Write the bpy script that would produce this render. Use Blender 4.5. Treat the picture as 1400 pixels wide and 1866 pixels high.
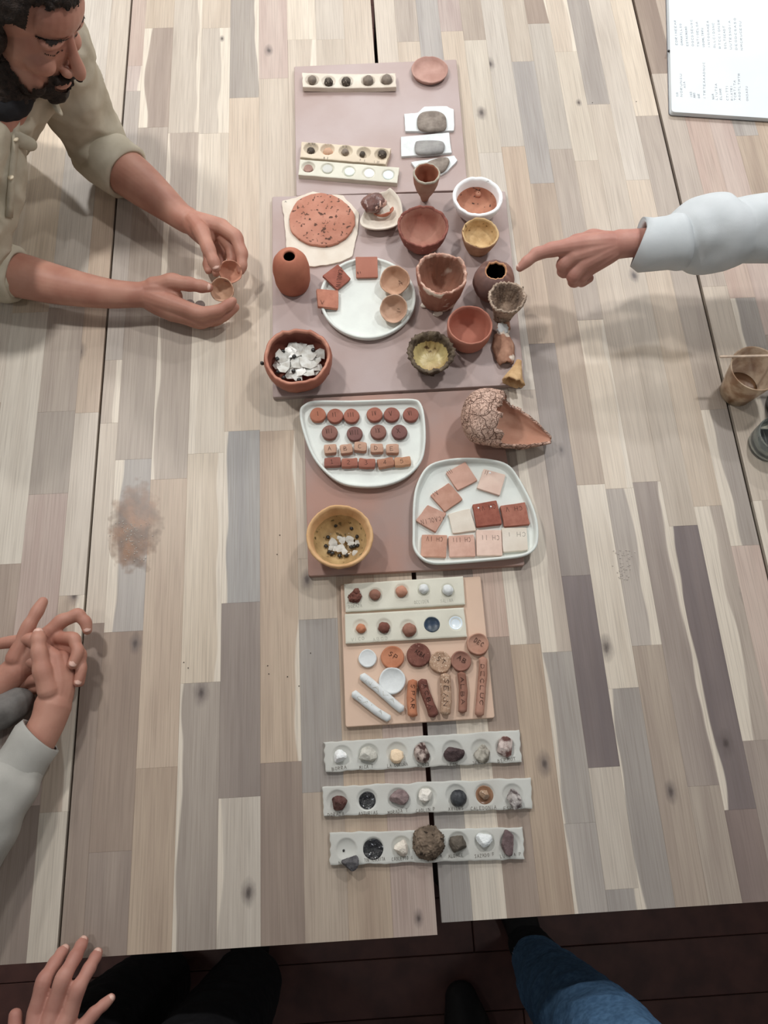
import bpy, bmesh, math, random
import numpy as np
from mathutils import Vector, Matrix, noise as mnoise

for o in list(bpy.data.objects):
    bpy.data.objects.remove(o)
scene = bpy.context.scene
COL = scene.collection
random.seed(7)

# ------------------------------------------------------------------ camera
IMW, IMH, FPX = 1400.0, 1866.0, 1450.0
T = 0.75            # height of the table tops above the floor
HC = 1.35           # camera height above the table tops
_v1 = (466.0 - 700.0, -2920.0 - 933.0)
_vx = 47400.0
_vy = -(_v1[0] * _vx + FPX * FPX) / _v1[1]
AX = Vector((_vx, _vy, FPX)).normalized()          # world X in image axes (right, down, forward)
AY = Vector((_v1[0], _v1[1], FPX)).normalized()    # world Y in image axes
AZ = AX.cross(AY)
def img2world(v):
    v = Vector(v)
    return Vector((v.dot(AX), v.dot(AY), v.dot(AZ)))
cam_d = bpy.data.cameras.new('camera')
cam = bpy.data.objects.new('camera', cam_d); COL.objects.link(cam)
cam_d.sensor_fit = 'HORIZONTAL'; cam_d.sensor_width = 36.0
cam_d.lens = FPX * 36.0 / IMW
cam_d.clip_start = 0.02
_r, _u, _b = img2world((1, 0, 0)), img2world((0, -1, 0)), img2world((0, 0, -1))
cam.matrix_world = Matrix(((_r.x, _u.x, _b.x, 0), (_r.y, _u.y, _b.y, 0), (_r.z, _u.z, _b.z, T + HC), (0, 0, 0, 1)))
scene.camera = cam

# ------------------------------------------------------------------ light
scene.view_settings.view_transform = 'Standard'
scene.view_settings.look = 'None'
scene.view_settings.gamma = 1.0
scene.view_settings.use_curve_mapping = False
scene.view_settings.exposure = 0.0
world = bpy.data.worlds.new('world'); scene.world = world
world.use_nodes = True
world.node_tree.nodes['Background'].inputs[0].default_value = (0.90, 0.95, 1.0, 1)
world.node_tree.nodes['Background'].inputs[1].default_value = 0.12
def area(name, loc, target, size, power, col):
    d = bpy.data.lights.new(name, 'AREA'); d.shape = 'DISK'; d.size = size; d.energy = power; d.color = col
    o = bpy.data.objects.new(name, d); COL.objects.link(o)
    o.location = loc
    o.rotation_euler = (Vector(target) - Vector(loc)).to_track_quat('-Z', 'Y').to_euler()
    return o
for _x, _y, _p, _s, _c in [(-0.85, 1.35, 17, .15, (1.0, 0.975, 0.94)), (0.95, 1.40, 15.5, .15, (1.0, 0.985, 0.97)),
                           (-1.15, 2.75, 24, .15, (1.0, 0.98, 0.96)), (1.45, 2.60, 20, .15, (0.98, 0.985, 1.0)), (0.10, 3.30, 20, .8, (0.98, 0.985, 1.0)),
                           (-0.95, 0.0, 3.2, .15, (1.0, 0.96, 0.91)), (0.90, -0.05, 3.0, .15, (1.0, 0.98, 0.95))]:
    area('ceiling_lamp', (_x, _y, 2.65), (_x, _y, 0.0), _s, _p, _c)

# ------------------------------------------------------------------ pixel to place
def ray(x, y):
    return img2world((x - IMW / 2, y - IMH / 2, FPX))
def P(x, y, h=0.0):
    w = ray(x, y); t = (h - HC) / w.z
    return Vector((w.x * t, w.y * t, T + h))
def M(x, y, h=0.0):
    """metres per pixel at that place"""
    return (h - HC) / ray(x, y).z

# ------------------------------------------------------------------ colours and materials
def lin(c):
    return tuple(((v / 255.0) / 12.92 if v / 255.0 <= 0.04045 else ((v / 255.0 + 0.055) / 1.055) ** 2.4) for v in c)
def soft(c, k=0.77, up=1.09):
    g = 0.30 * c[0] + 0.59 * c[1] + 0.11 * c[2]
    return tuple(min(252.0, (g + (v - g) * k) * up) for v in c)
def mat(name, c1, c2=None, scale=60, rough=0.85, bump=0.25, bscale=220, spec=0.25, speck=None, sss=0.0, contrast=(0.35, 0.65), coat=0.0, alpha=1.0, trans=0.0, detail=4, bdist=0.001):
    m = bpy.data.materials.new(name); m.use_nodes = True
    nt = m.node_tree; N = nt.nodes; L = nt.links
    b = N['Principled BSDF']
    b.inputs['Roughness'].default_value = rough
    b.inputs['Specular IOR Level'].default_value = spec
    b.inputs['Coat Weight'].default_value = coat
    b.inputs['Coat Roughness'].default_value = 0.12
    b.inputs['Transmission Weight'].default_value = trans
    b.inputs['Alpha'].default_value = alpha
    if sss:
        b.inputs['Subsurface Weight'].default_value = sss
        b.inputs['Subsurface Radius'].default_value = (0.006, 0.0025, 0.0015)
        b.inputs['Subsurface Scale'].default_value = 1.0
    tc = N.new('ShaderNodeTexCoord')
    n1 = N.new('ShaderNodeTexNoise'); n1.inputs['Scale'].default_value = scale; n1.inputs['Detail'].default_value = detail
    L.new(tc.outputs['Object'], n1.inputs['Vector'])
    cr = N.new('ShaderNodeValToRGB')
    c2 = soft(c2 or tuple(v * 0.86 for v in c1)); c1 = soft(c1)
    cr.color_ramp.elements[0].position = contrast[0]; cr.color_ramp.elements[0].color = lin(c1) + (1,)
    cr.color_ramp.elements[1].position = contrast[1]; cr.color_ramp.elements[1].color = lin(c2) + (1,)
    L.new(n1.outputs['Fac'], cr.inputs['Fac'])
    out = cr.outputs['Color']
    if speck:
        sc, thr, scol = speck
        n2 = N.new('ShaderNodeTexNoise'); n2.inputs['Scale'].default_value = sc; n2.inputs['Detail'].default_value = 2
        L.new(tc.outputs['Object'], n2.inputs['Vector'])
        r2 = N.new('ShaderNodeValToRGB')
        r2.color_ramp.elements[0].position = thr; r2.color_ramp.elements[0].color = (0, 0, 0, 1)
        r2.color_ramp.elements[1].position = thr + 0.05; r2.color_ramp.elements[1].color = (1, 1, 1, 1)
        L.new(n2.outputs['Fac'], r2.inputs['Fac'])
        mx = N.new('ShaderNodeMix'); mx.data_type = 'RGBA'
        L.new(r2.outputs['Color'], mx.inputs['Factor']); L.new(out, mx.inputs['A'])
        mx.inputs['B'].default_value = lin(soft(scol)) + (1,)
        out = mx.outputs['Result']
    L.new(out, b.inputs['Base Color'])
    if bump:
        n3 = N.new('ShaderNodeTexNoise'); n3.inputs['Scale'].default_value = bscale; n3.inputs['Detail'].default_value = 4
        L.new(tc.outputs['Object'], n3.inputs['Vector'])
        bp = N.new('ShaderNodeBump'); bp.inputs['Strength'].default_value = bump; bp.inputs['Distance'].default_value = bdist
        L.new(n3.outputs['Fac'], bp.inputs['Height']); L.new(bp.outputs['Normal'], b.inputs['Normal'])
    return m

def plank_material(name):
    m = bpy.data.materials.new(name); m.use_nodes = True
    nt = m.node_tree; N = nt.nodes; L = nt.links; b = N['Principled BSDF']
    def att(n):
        a = N.new('ShaderNodeAttribute'); a.attribute_type = 'OBJECT'; a.attribute_name = n; return a
    def math_(op, a, c=None, clamp=False):
        q = N.new('ShaderNodeMath'); q.operation = op; q.use_clamp = clamp
        for i, v in enumerate((a, c)):
            if v is None: continue
            if isinstance(v, (int, float)): q.inputs[i].default_value = v
            else: L.new(v, q.inputs[i])
        return q.outputs[0]
    def mix(f, a, c):
        q = N.new('ShaderNodeMix'); q.data_type = 'RGBA'
        L.new(f, q.inputs['Factor']) if not isinstance(f, float) else setattr(q.inputs['Factor'], 'default_value', f)
        for k, v in (('A', a), ('B', c)):
            if isinstance(v, tuple): q.inputs[k].default_value = v
            else: L.new(v, q.inputs[k])
        return q.outputs['Result']
    tc = N.new('ShaderNodeTexCoord'); oi = N.new('ShaderNodeObjectInfo')
    off = N.new('ShaderNodeCombineXYZ')
    L.new(math_('MULTIPLY', oi.outputs['Random'], 37.0), off.inputs[0]); L.new(math_('MULTIPLY', oi.outputs['Random'], 91.0), off.inputs[1])
    add = N.new('ShaderNodeVectorMath'); add.operation = 'ADD'
    L.new(tc.outputs['Object'], add.inputs[0]); L.new(off.outputs[0], add.inputs[1])
    def stretched(sx, sy, scale, detail=4.0, rough=0.55):
        mp = N.new('ShaderNodeMapping'); mp.inputs['Scale'].default_value = (sx, sy, 1)
        L.new(add.outputs[0], mp.inputs['Vector'])
        n = N.new('ShaderNodeTexNoise'); n.inputs['Scale'].default_value = scale; n.inputs['Detail'].default_value = detail
        n.inputs['Roughness'].default_value = rough
        L.new(mp.outputs[0], n.inputs['Vector']); return n.outputs['Fac']
    grain = stretched(1.0, 0.018, 420)
    band = stretched(1.0, 0.07, 34, 3)
    cloud = stretched(1.0, 0.45, 11, 3)
    def ramp(v, a, c, lo=0.0, hi=1.0):
        r = N.new('ShaderNodeMapRange'); r.inputs[1].default_value = a; r.inputs[2].default_value = c
        r.inputs[3].default_value = lo; r.inputs[4].default_value = hi
        L.new(v, r.inputs[0]); return r.outputs[0]
    t1 = att('tint').outputs['Color']; t2 = att('tint2').outputs['Color']
    base = mix(ramp(band, 0.36, 0.66), t1, t2)
    base = mix(ramp(cloud, 0.50, 0.80, 0, 0.7), base, t2)
    # pale sapwood along one edge
    sap = att('sap')
    sx = N.new('ShaderNodeSeparateXYZ'); L.new(tc.outputs['Object'], sx.inputs[0])
    ss = N.new('ShaderNodeSeparateXYZ'); L.new(sap.outputs['Vector'], ss.inputs[0])
    side = math_('MULTIPLY', sx.outputs[0], ss.outputs[0])
    wav = math_('MULTIPLY', math_('SUBTRACT', stretched(0.2, 0.5, 7, 2), 0.5), 0.05)
    edge = math_('ADD', math_('SUBTRACT', side, ss.outputs[1]), wav)
    sf = ramp(edge, -0.0012, 0.0016)
    base = mix(sf, base, lin((220, 209, 193)) + (1,))
    # a knot
    kn = att('knot'); ks = N.new('ShaderNodeSeparateXYZ'); L.new(kn.outputs['Vector'], ks.inputs[0])
    dx = math_('SUBTRACT', sx.outputs[0], ks.outputs[0]); dy = math_('MULTIPLY', math_('SUBTRACT', sx.outputs[1], ks.outputs[1]), 0.55)
    d = math_('SQRT', math_('ADD', math_('MULTIPLY', dx, dx), math_('MULTIPLY', dy, dy)))
    dn = math_('ADD', math_('DIVIDE', d, ks.outputs[2]), math_('MULTIPLY', math_('SUBTRACT', stretched(1, 0.6, 90, 3), 0.5), 0.9))
    base = mix(ramp(dn, 0.35, 1.5, 0.75, 0.0), base, lin((98, 88, 86)) + (1,))
    base = mix(ramp(dn, 0.1, 0.55, 0.7, 0.0), base, lin((60, 50, 48)) + (1,))
    # fine grain
    base = mix(ramp(grain, 0.44, 0.72, 0, 0.30), base, lin((104, 88, 78)) + (1,))
    L.new(base, b.inputs['Base Color'])
    b.inputs['Roughness'].default_value = 0.42
    b.inputs['Specular IOR Level'].default_value = 0.4
    bp = N.new('ShaderNodeBump'); bp.inputs['Strength'].default_value = 0.12; bp.inputs['Distance'].default_value = 0.0006
    L.new(grain, bp.inputs['Height']); L.new(bp.outputs['Normal'], b.inputs['Normal'])
    return m

# ------------------------------------------------------------------ objects
def tag(o, label, cat, group=None, kind=None):
    if label: o['label'] = label
    if cat: o['category'] = cat
    if group: o['group'] = group
    if kind: o['kind'] = kind
    return o
def thing(name, label, cat, loc, group=None):
    o = bpy.data.objects.new(name, None); COL.objects.link(o)
    o.location = loc; o.empty_display_size = 0.02
    return tag(o, label, cat, group)
def root_loc(o):
    while o.parent: o = o.parent
    return Vector(o.location)
def mesh_obj(name, verts, faces, mats, parent=None, loc=None, smooth=True, midx=None):
    """verts are world coordinates; local origin = loc, or the root thing's location"""
    if parent is not None and loc is None:
        org = root_loc(parent)
    else:
        org = Vector(loc) if loc is not None else Vector((0, 0, 0))
    me = bpy.data.meshes.new(name)
    me.from_pydata([tuple(Vector(v) - org) for v in verts], [], [tuple(f) for f in faces])
    mats = mats if isinstance(mats, (list, tuple)) else [mats]
    for m in mats: me.materials.append(m)
    if midx is not None: me.polygons.foreach_set('material_index', midx)
    me.polygons.foreach_set('use_smooth', [smooth] * len(me.polygons))
    me.update()
    o = bpy.data.objects.new(name, me); COL.objects.link(o)
    if parent is not None:
        o.parent = parent
        if loc is not None: o.location = org - root_loc(parent)
    else:
        o.location = org
    return o
def autosmooth(o, ang=35):
    me = o.data
    bm = bmesh.new(); bm.from_mesh(me)
    for e in bm.edges:
        if len(e.link_faces) == 2 and e.calc_face_angle(0) > math.radians(ang): e.smooth = False
    bm.to_mesh(me); bm.free()
    return o
def fix_normals(o):
    bm = bmesh.new(); bm.from_mesh(o.data); bmesh.ops.recalc_face_normals(bm, faces=bm.faces); bm.to_mesh(o.data); bm.free()
    return o

def catmull(pts, n, closed=True):
    pts = [Vector(p) for p in pts]; k = len(pts); out = []
    segs = k if closed else k - 1
    for i in range(segs):
        if closed: a, b, c, d = pts[i - 1], pts[i], pts[(i + 1) % k], pts[(i + 2) % k]
        else: a, b, c, d = pts[max(i - 1, 0)], pts[i], pts[i + 1], pts[min(i + 2, k - 1)]
        for j in range(n):
            t = j / n
            out.append(0.5 * ((2 * b) + (c - a) * t + (2 * a - 5 * b + 4 * c - d) * t * t + (3 * b - a - 3 * c + d) * t ** 3))
    if not closed: out.append(pts[-1])
    return out
def ccw(pts):
    a = sum(p.x * q.y - q.x * p.y for p, q in zip(pts, pts[1:] + pts[:1]))
    return pts if a > 0 else pts[::-1]
def inset(pts, d):
    out = []; k = len(pts)
    for i in range(k):
        t = pts[(i + 1) % k] - pts[i - 1]; t.z = 0
        if t.length < 1e-9: out.append(pts[i].copy()); continue
        t.normalize(); out.append(pts[i] + Vector((-t.y, t.x, 0)) * d)
    return out
def rings_mesh(rings, cap_bottom=True, cap_top=True):
    verts, faces = [], []; n = len(rings[0])
    for r in rings: verts += r
    for i in range(len(rings) - 1):
        for j in range(n):
            k = (j + 1) % n
            faces.append((i * n + j, i * n + k, (i + 1) * n + k, (i + 1) * n + j))
    if cap_bottom: faces.append(tuple(range(n - 1, -1, -1)))
    if cap_top: faces.append(tuple(range((len(rings) - 1) * n, len(rings) * n)))
    return verts, faces
def at_z(pts, z):
    return [Vector((p.x, p.y, z)) for p in pts]
def prism(outline, z0, z1, bev=0.001, jit=0.0, seed=0, dome=0.0):
    """a slab with rounded top edge and slightly uneven outline"""
    o = ccw([Vector(p) for p in outline])
    if jit:
        o = [p + Vector((mnoise.noise(p * 90 + Vector((seed, 0, 0))), mnoise.noise(p * 90 + Vector((0, seed, 7))), 0)) * jit for p in o]
    return rings_mesh([at_z(inset(o, bev * 0.6), z0), at_z(o, z0 + bev), at_z(o, z1 - bev), at_z(inset(o, bev * 0.35), z1 - bev * 0.3), at_z(inset(o, bev), z1)])
def rounded_poly(c, r, n=5):
    """corner points -> outline with rounded corners and extra points along the sides"""
    c = ccw([Vector(p) for p in c]); k = len(c); out = []
    for i in range(k):
        p = c[i]; a = c[i - 1]; b = c[(i + 1) % k]
        da = (a - p); db = (b - p); ra = min(r, da.length * 0.45); rb = min(r, db.length * 0.45)
        s = p + da.normalized() * ra; e = p + db.normalized() * rb
        for j in range(n + 1):
            t = j / n
            out.append(s * (1 - t) ** 2 + p * 2 * t * (1 - t) + e * t * t)
        e2 = b + (p - b).normalized() * min(r, (p - b).length * 0.45)
        for j in (1, 2, 3): out.append(e.lerp(e2, j / 4))
    return out

def lathe(prof, n=56, wr=0.0, wz=0.0, wf=3.0, seed=0, H=1.0, rough=0.0):
    """prof: list of (r, z) metres, outer base to rim to inner floor. returns verts (around origin), faces, ring count"""
    rings = []
    for (r, z) in prof:
        ring = []
        zt = max(0.0, z / H)
        for j in range(n):
            a = 2 * math.pi * j / n; c, s = math.cos(a), math.sin(a)
            rr = r * (1 + wr * mnoise.noise(Vector((c * 1.2 + seed, s * 1.2, z / H * 0.8))))
            if rough: rr += rough * (mnoise.noise(Vector((c * 7 + seed * 3, s * 7, z / H * 5))) + .6 * mnoise.noise(Vector((c * 13, s * 13 + seed, z / H * 9))))
            dz = wz * (zt ** 3) * (mnoise.noise(Vector((c * wf + seed * 7, s * wf, 3.3))) + 0.5 * mnoise.noise(Vector((c * wf * 2.7, s * wf * 2.7 + seed, 9.3))))
            if rough and zt > .8: dz += rough * .8 * mnoise.noise(Vector((c * 11 + seed, s * 11, 1.7)))
            ring.append(Vector((rr * c, rr * s, z + dz)))
        rings.append(ring)
    v, f = rings_mesh(rings)
    return v, f
def pot(name, label, cat, rim, h, zb, prof, mats, n=56, wr=0.03, wz=0.0, wf=3.0, seed=0, rimi=None, tilt=None, group=None, rough=0.0, lean=(0, 0), inner_from=None):
    """rim=(px,py,rx): pixel centre and half width of the rim at height h above the surface zb. prof normalised to rim radius and h"""
    cx, cy, rx = rim
    top = P(cx, cy, zb + h); R = rx * M(cx, cy, zb + h)
    base = Vector((top.x + lean[0], top.y + lean[1], T + zb))
    pr = [(r * R, z * h) for r, z in prof]
    v, f = lathe(pr, n, wr, wz, wf, seed, h, rough)
    if tilt:
        mt = Matrix.Rotation(tilt[0], 3, 'X') @ Matrix.Rotation(tilt[1], 3, 'Y')
        v = [mt @ p for p in v]
        zmin = min(p.z for p in v)
        v = [p - Vector((0, 0, zmin)) for p in v]
    if lean != (0, 0):
        v = [Vector((p.x - lean[0] * p.z / h, p.y - lean[1] * p.z / h, p.z)) for p in v]
    v = [p + base for p in v]
    k = len(pr)
    ii = inner_from if inner_from is not None else max(range(k), key=lambda i: pr[i][1])
    midx = None
    if isinstance(mats, (list, tuple)) and len(mats) > 1:
        midx = []
        for i in range(k - 1):
            w = 1 if i >= ii else 0
            if len(mats) > 2 and abs(i - ii + 0.5) < 1.1: w = 2
            midx += [w] * n
        midx += [0, 1]
    o = mesh_obj(name, v, f, mats, loc=base, midx=midx)
    if label: tag(o, label, cat, group)
    return o
BOWL = [(0.001, 0), (0.45, 0.0), (0.60, 0.05), (0.80, 0.30), (0.93, 0.62), (0.985, 0.9), (1.0, 0.97), (0.975, 1.0), (0.93, 0.995), (0.89, 0.94), (0.84, 0.65), (0.70, 0.36), (0.5, 0.18), (0.25, 0.12), (0.001, 0.11)]

def lump(name, c, rad, mats, seed=0, amp=0.12, freq=1.6, sub=3, facets=0, parent=None, rotz=0.0, fine=0.0, smooth=None, cuts=(0.62, 0.95), loc=None):
    """an uneven lump or a faceted rock round the world point c"""
    rnd = random.Random(seed)
    bm = bmesh.new(); bmesh.ops.create_icosphere(bm, subdivisions=sub, radius=1.0)
    pl = []
    for i in range(facets):
        a = Vector((rnd.gauss(0, 1), rnd.gauss(0, 1), rnd.gauss(0, 1))).normalized(); pl.append((a, rnd.uniform(*cuts)))
    R = Matrix.Rotation(rotz, 3, 'Z'); vs = []
    for v in bm.verts:
        d = v.co.normalized(); r = 1.0
        for a, h in pl:
            q = d.dot(a)
            if q > 1e-3: r = min(r, h / q)
        r *= 1 + amp * mnoise.noise(d * freq + Vector((seed * 3.1, 0, 0))) + fine * mnoise.noise(d * freq * 5 + Vector((0, seed * 1.7, 0)))
        p = R @ Vector((d.x * r * rad[0], d.y * r * rad[1], d.z * r * rad[2]))
        vs.append(p + Vector(c))
    fs = [tuple(v.index for v in f.verts) for f in bm.faces]; bm.free()
    o = mesh_obj(name, vs, fs, mats, parent=parent, loc=(None if parent else c), smooth=(facets == 0) if smooth is None else smooth)
    return o

# ------------------------------------------------------------------ hand lettering
G = {
 'A': [[(0, 0), (.5, 1), (1, 0)], [(.2, .4), (.8, .4)]], 'B': [[(0, 0), (0, 1), (.7, .9), (.7, .6), (0, .5), (.9, .35), (.8, .05), (0, 0)]],
 'C': [[(.9, .85), (.5, 1), (.1, .75), (.05, .3), (.4, 0), (.9, .15)]], 'D': [[(0, 0), (0, 1), (.6, .9), (.95, .5), (.6, .08), (0, 0)]],
 'E': [[(.9, 1), (0, 1), (0, 0), (.9, 0)], [(0, .5), (.7, .5)]], 'F': [[(.9, 1), (0, 1), (0, 0)], [(0, .5), (.7, .5)]],
 'G': [[(.9, .85), (.5, 1), (.1, .7), (.1, .25), (.5, 0), (.9, .2), (.9, .45), (.5, .45)]], 'H': [[(0, 0), (0, 1)], [(1, 0), (1, 1)], [(0, .5), (1, .5)]],
 'I': [[(.5, 0), (.5, 1)]], 'J': [[(.2, 1), (.8, 1), (.8, .2), (.4, 0), (.05, .2)]], 'K': [[(0, 0), (0, 1)], [(.9, 1), (0, .45), (.9, 0)]],
 'L': [[(0, 1), (0, 0), (.85, 0)]], 'M': [[(0, 0), (.1, 1), (.5, .35), (.9, 1), (1, 0)]], 'N': [[(0, 0), (0, 1), (.9, 0), (.9, 1)]],
 'O': [[(.5, 1), (.1, .75), (.1, .25), (.5, 0), (.9, .25), (.9, .75), (.5, 1)]], 'P': [[(0, 0), (0, 1), (.8, .9), (.8, .55), (0, .45)]],
 'R': [[(0, 0), (0, 1), (.8, .9), (.8, .6), (0, .5), (.9, 0)]], 'S': [[(.85, .85), (.4, 1), (.1, .75), (.85, .3), (.5, 0), (.05, .15)]],
 'T': [[(0, 1), (1, 1)], [(.5, 1), (.5, 0)]], 'U': [[(0, 1), (.05, .2), (.5, 0), (.9, .2), (.95, 1)]], 'V': [[(0, 1), (.5, 0), (1, 1)]],
 'X': [[(0, 0), (1, 1)], [(0, 1), (1, 0)]], 'Z': [[(0, 1), (.9, 1), (0, 0), (.9, 0)]], 'Y': [[(0, 1), (.5, .5), (1, 1)], [(.5, .5), (.5, 0)]],
 '1': [[(.2, .75), (.55, 1), (.55, 0)], [(.2, 0), (.9, 0)]], '2': [[(.1, .8), (.5, 1), (.85, .75), (.05, 0), (.95, 0)]],
 '3': [[(.1, 1), (.85, 1), (.4, .55), (.85, .3), (.5, 0), (.05, .12)]], '4': [[(.7, 0), (.7, 1), (.05, .3), (1, .3)]],
 '5': [[(.85, 1), (.15, 1), (.1, .55), (.7, .6), (.85, .25), (.4, 0), (.05, .1)]], '+': [[(.5, .2), (.5, .8)], [(.2, .5), (.8, .5)]],
 "'": [[(.4, 1.1), (.6, 1.3)]], '-': [[(.1, .5), (.9, .5)]], '_': [[(-.2, -.15), (1.2, -.15)]], '~': [[(0, .5), (.3, .6), (.6, .4), (1, .5)]],
}
def strokes(txt, o, xd, yd, adv, hgt, wt, zup=0.0003, jit=0.06, seed=1, zfun=None, rise=0.0004):
    rnd = random.Random(seed); vs, fs = [], []
    nrm = xd.cross(yd).normalized()
    for i, ch in enumerate(txt):
        if ch == 'Ñ': gl = G['N'] + [[(.1, 1.2), (.4, 1.3), (.9, 1.2)]]
        else: gl = G.get(ch, [])
        w = adv * 0.66
        if ch == 'I': w = adv * 0.5
        for st in gl:
            pts = []
            for (gx, gy) in st:
                p = o + xd * (i * adv + gx * w + rnd.uniform(-jit, jit) * w) + yd * (gy * hgt + rnd.uniform(-jit, jit) * hgt)
                if zfun: p = Vector((p.x, p.y, zfun(p)))
                pts.append(p + nrm * zup)
            for a, b in zip(pts, pts[1:]):
                d = (b - a)
                if d.length < 1e-7: continue
                d.normalize(); s = d.cross(nrm) * wt * 0.5; a2 = a - d * wt * 0.3; b2 = b + d * wt * 0.3
                k = len(vs)
                vs += [a2 + s - nrm * rise, b2 + s - nrm * rise, b2 - s - nrm * rise, a2 - s - nrm * rise, a2 + s * .7, b2 + s * .7, b2 - s * .7, a2 - s * .7]
                fs += [(k, k + 3, k + 2, k + 1), (k + 4, k + 5, k + 6, k + 7), (k, k + 1, k + 5, k + 4), (k + 1, k + 2, k + 6, k + 5), (k + 2, k + 3, k + 7, k + 6), (k + 3, k, k + 4, k + 7)]
    return vs, fs
def text(txt, p0, p1, hpx, h, m, parent, wt=0.0007, seed=1, zfun=None, zup=0.0003, name='lettering', label=None):
    a = P(p0[0], p0[1], h); b = P(p1[0], p1[1], h); xd = b - a; ln = xd.length; xd.normalize()
    yd = Vector((0, 0, 1)).cross(xd)
    v, f = strokes(txt, a, xd, yd, ln / max(1, len(txt)), hpx * M(p0[0], p0[1], h), wt, zup, seed=seed, zfun=zfun)
    if not v: return None
    o = mesh_obj(name, v, f, m, parent=parent, smooth=False)
    if label: o['label'] = label
    return o

# ================================================================== the setting: dark wooden floor
M_FLOOR = mat('floor_wood', (88, 50, 43), (70, 39, 34), scale=14, rough=0.45, bump=0.15, bscale=60, spec=0.35)
M_FLOORGAP = mat('floor_gap', (44, 25, 22), rough=0.9)
v, f = rings_mesh([[Vector((-3.0, -2.6, -0.06)), Vector((3.2, -2.6, -0.06)), Vector((3.2, 3.6, -0.06)), Vector((-3.0, 3.6, -0.06))], [Vector((-3.0, -2.6, -0.004)), Vector((3.2, -2.6, -0.004)), Vector((3.2, 3.6, -0.004)), Vector((-3.0, 3.6, -0.004))]])
floor = mesh_obj('floor', v, f, M_FLOORGAP, smooth=False); floor['kind'] = 'structure'
def plank_mesh(name, lx, ly, th, bev):
    vs = []
    for (ix, iz) in ((0, 0), (0, th - bev), (bev, th)):
        hx, hy = lx / 2 - ix, ly / 2 - ix
        vs += [Vector((-hx, -hy, iz)), Vector((hx, -hy, iz)), Vector((hx, hy, iz)), Vector((-hx, hy, iz))]
    fs = [(3, 2, 1, 0), (8, 9, 10, 11)]
    for i in (0, 4):
        for j in range(4):
            k = (j + 1) % 4
            fs.append((i + j, i + k, i + 4 + k, i + 4 + j))
    me = bpy.data.meshes.new(name); me.from_pydata(vs, [], fs); me.update()
    return me
fl_me = plank_mesh('floorboard', 1.543, 0.1186, 0.004, 0.0015); fl_me.materials.append(M_FLOOR)
r_ = random.Random(3)
yy = -2.54
row = 0
while yy < 3.5:
    xo = -2.9 + (row % 3) * 0.5
    for k in range(4):
        o = bpy.data.objects.new('floorboard', fl_me); COL.objects.link(o); o.parent = floor
        o.location = (xo + k * 1.545 + 0.3 - 0.4 * (row % 3 == 2), yy, -0.004)
        if abs(o.location.x) > 2.4: o.location.x = max(-2.2, min(2.4, o.location.x))
    yy += 0.12; row += 1
M_WALL = mat('white_wall', (226, 224, 218), rough=0.9, bump=0.05)
def wall(name, a, b):
    vs, fs = rings_mesh([[Vector((a[0], a[1], 0)), Vector((b[0], a[1], 0)), Vector((b[0], b[1], 0)), Vector((a[0], b[1], 0))],
                         [Vector((a[0], a[1], 2.95)), Vector((b[0], a[1], 2.95)), Vector((b[0], b[1], 2.95)), Vector((a[0], b[1], 2.95))]])
    o = mesh_obj(name, vs, fs, M_WALL, smooth=False); o['kind'] = 'structure'
wall('wall_left', (-3.1, -2.7), (-3.0, 3.7)); wall('wall_right', (3.2, -2.7), (3.3, 3.7))
wall('wall_back', (-3.0, 3.6), (3.2, 3.7)); wall('wall_front', (-3.0, -2.7), (3.2, -2.6))
# keep only one board per place (the clamped ends may coincide)
seen = set()
for o in list(floor.children):
    key = (round(o.location.x, 1), round(o.location.y, 3))
    if key in seen: bpy.data.objects.remove(o)
    else: seen.add(key)

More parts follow.
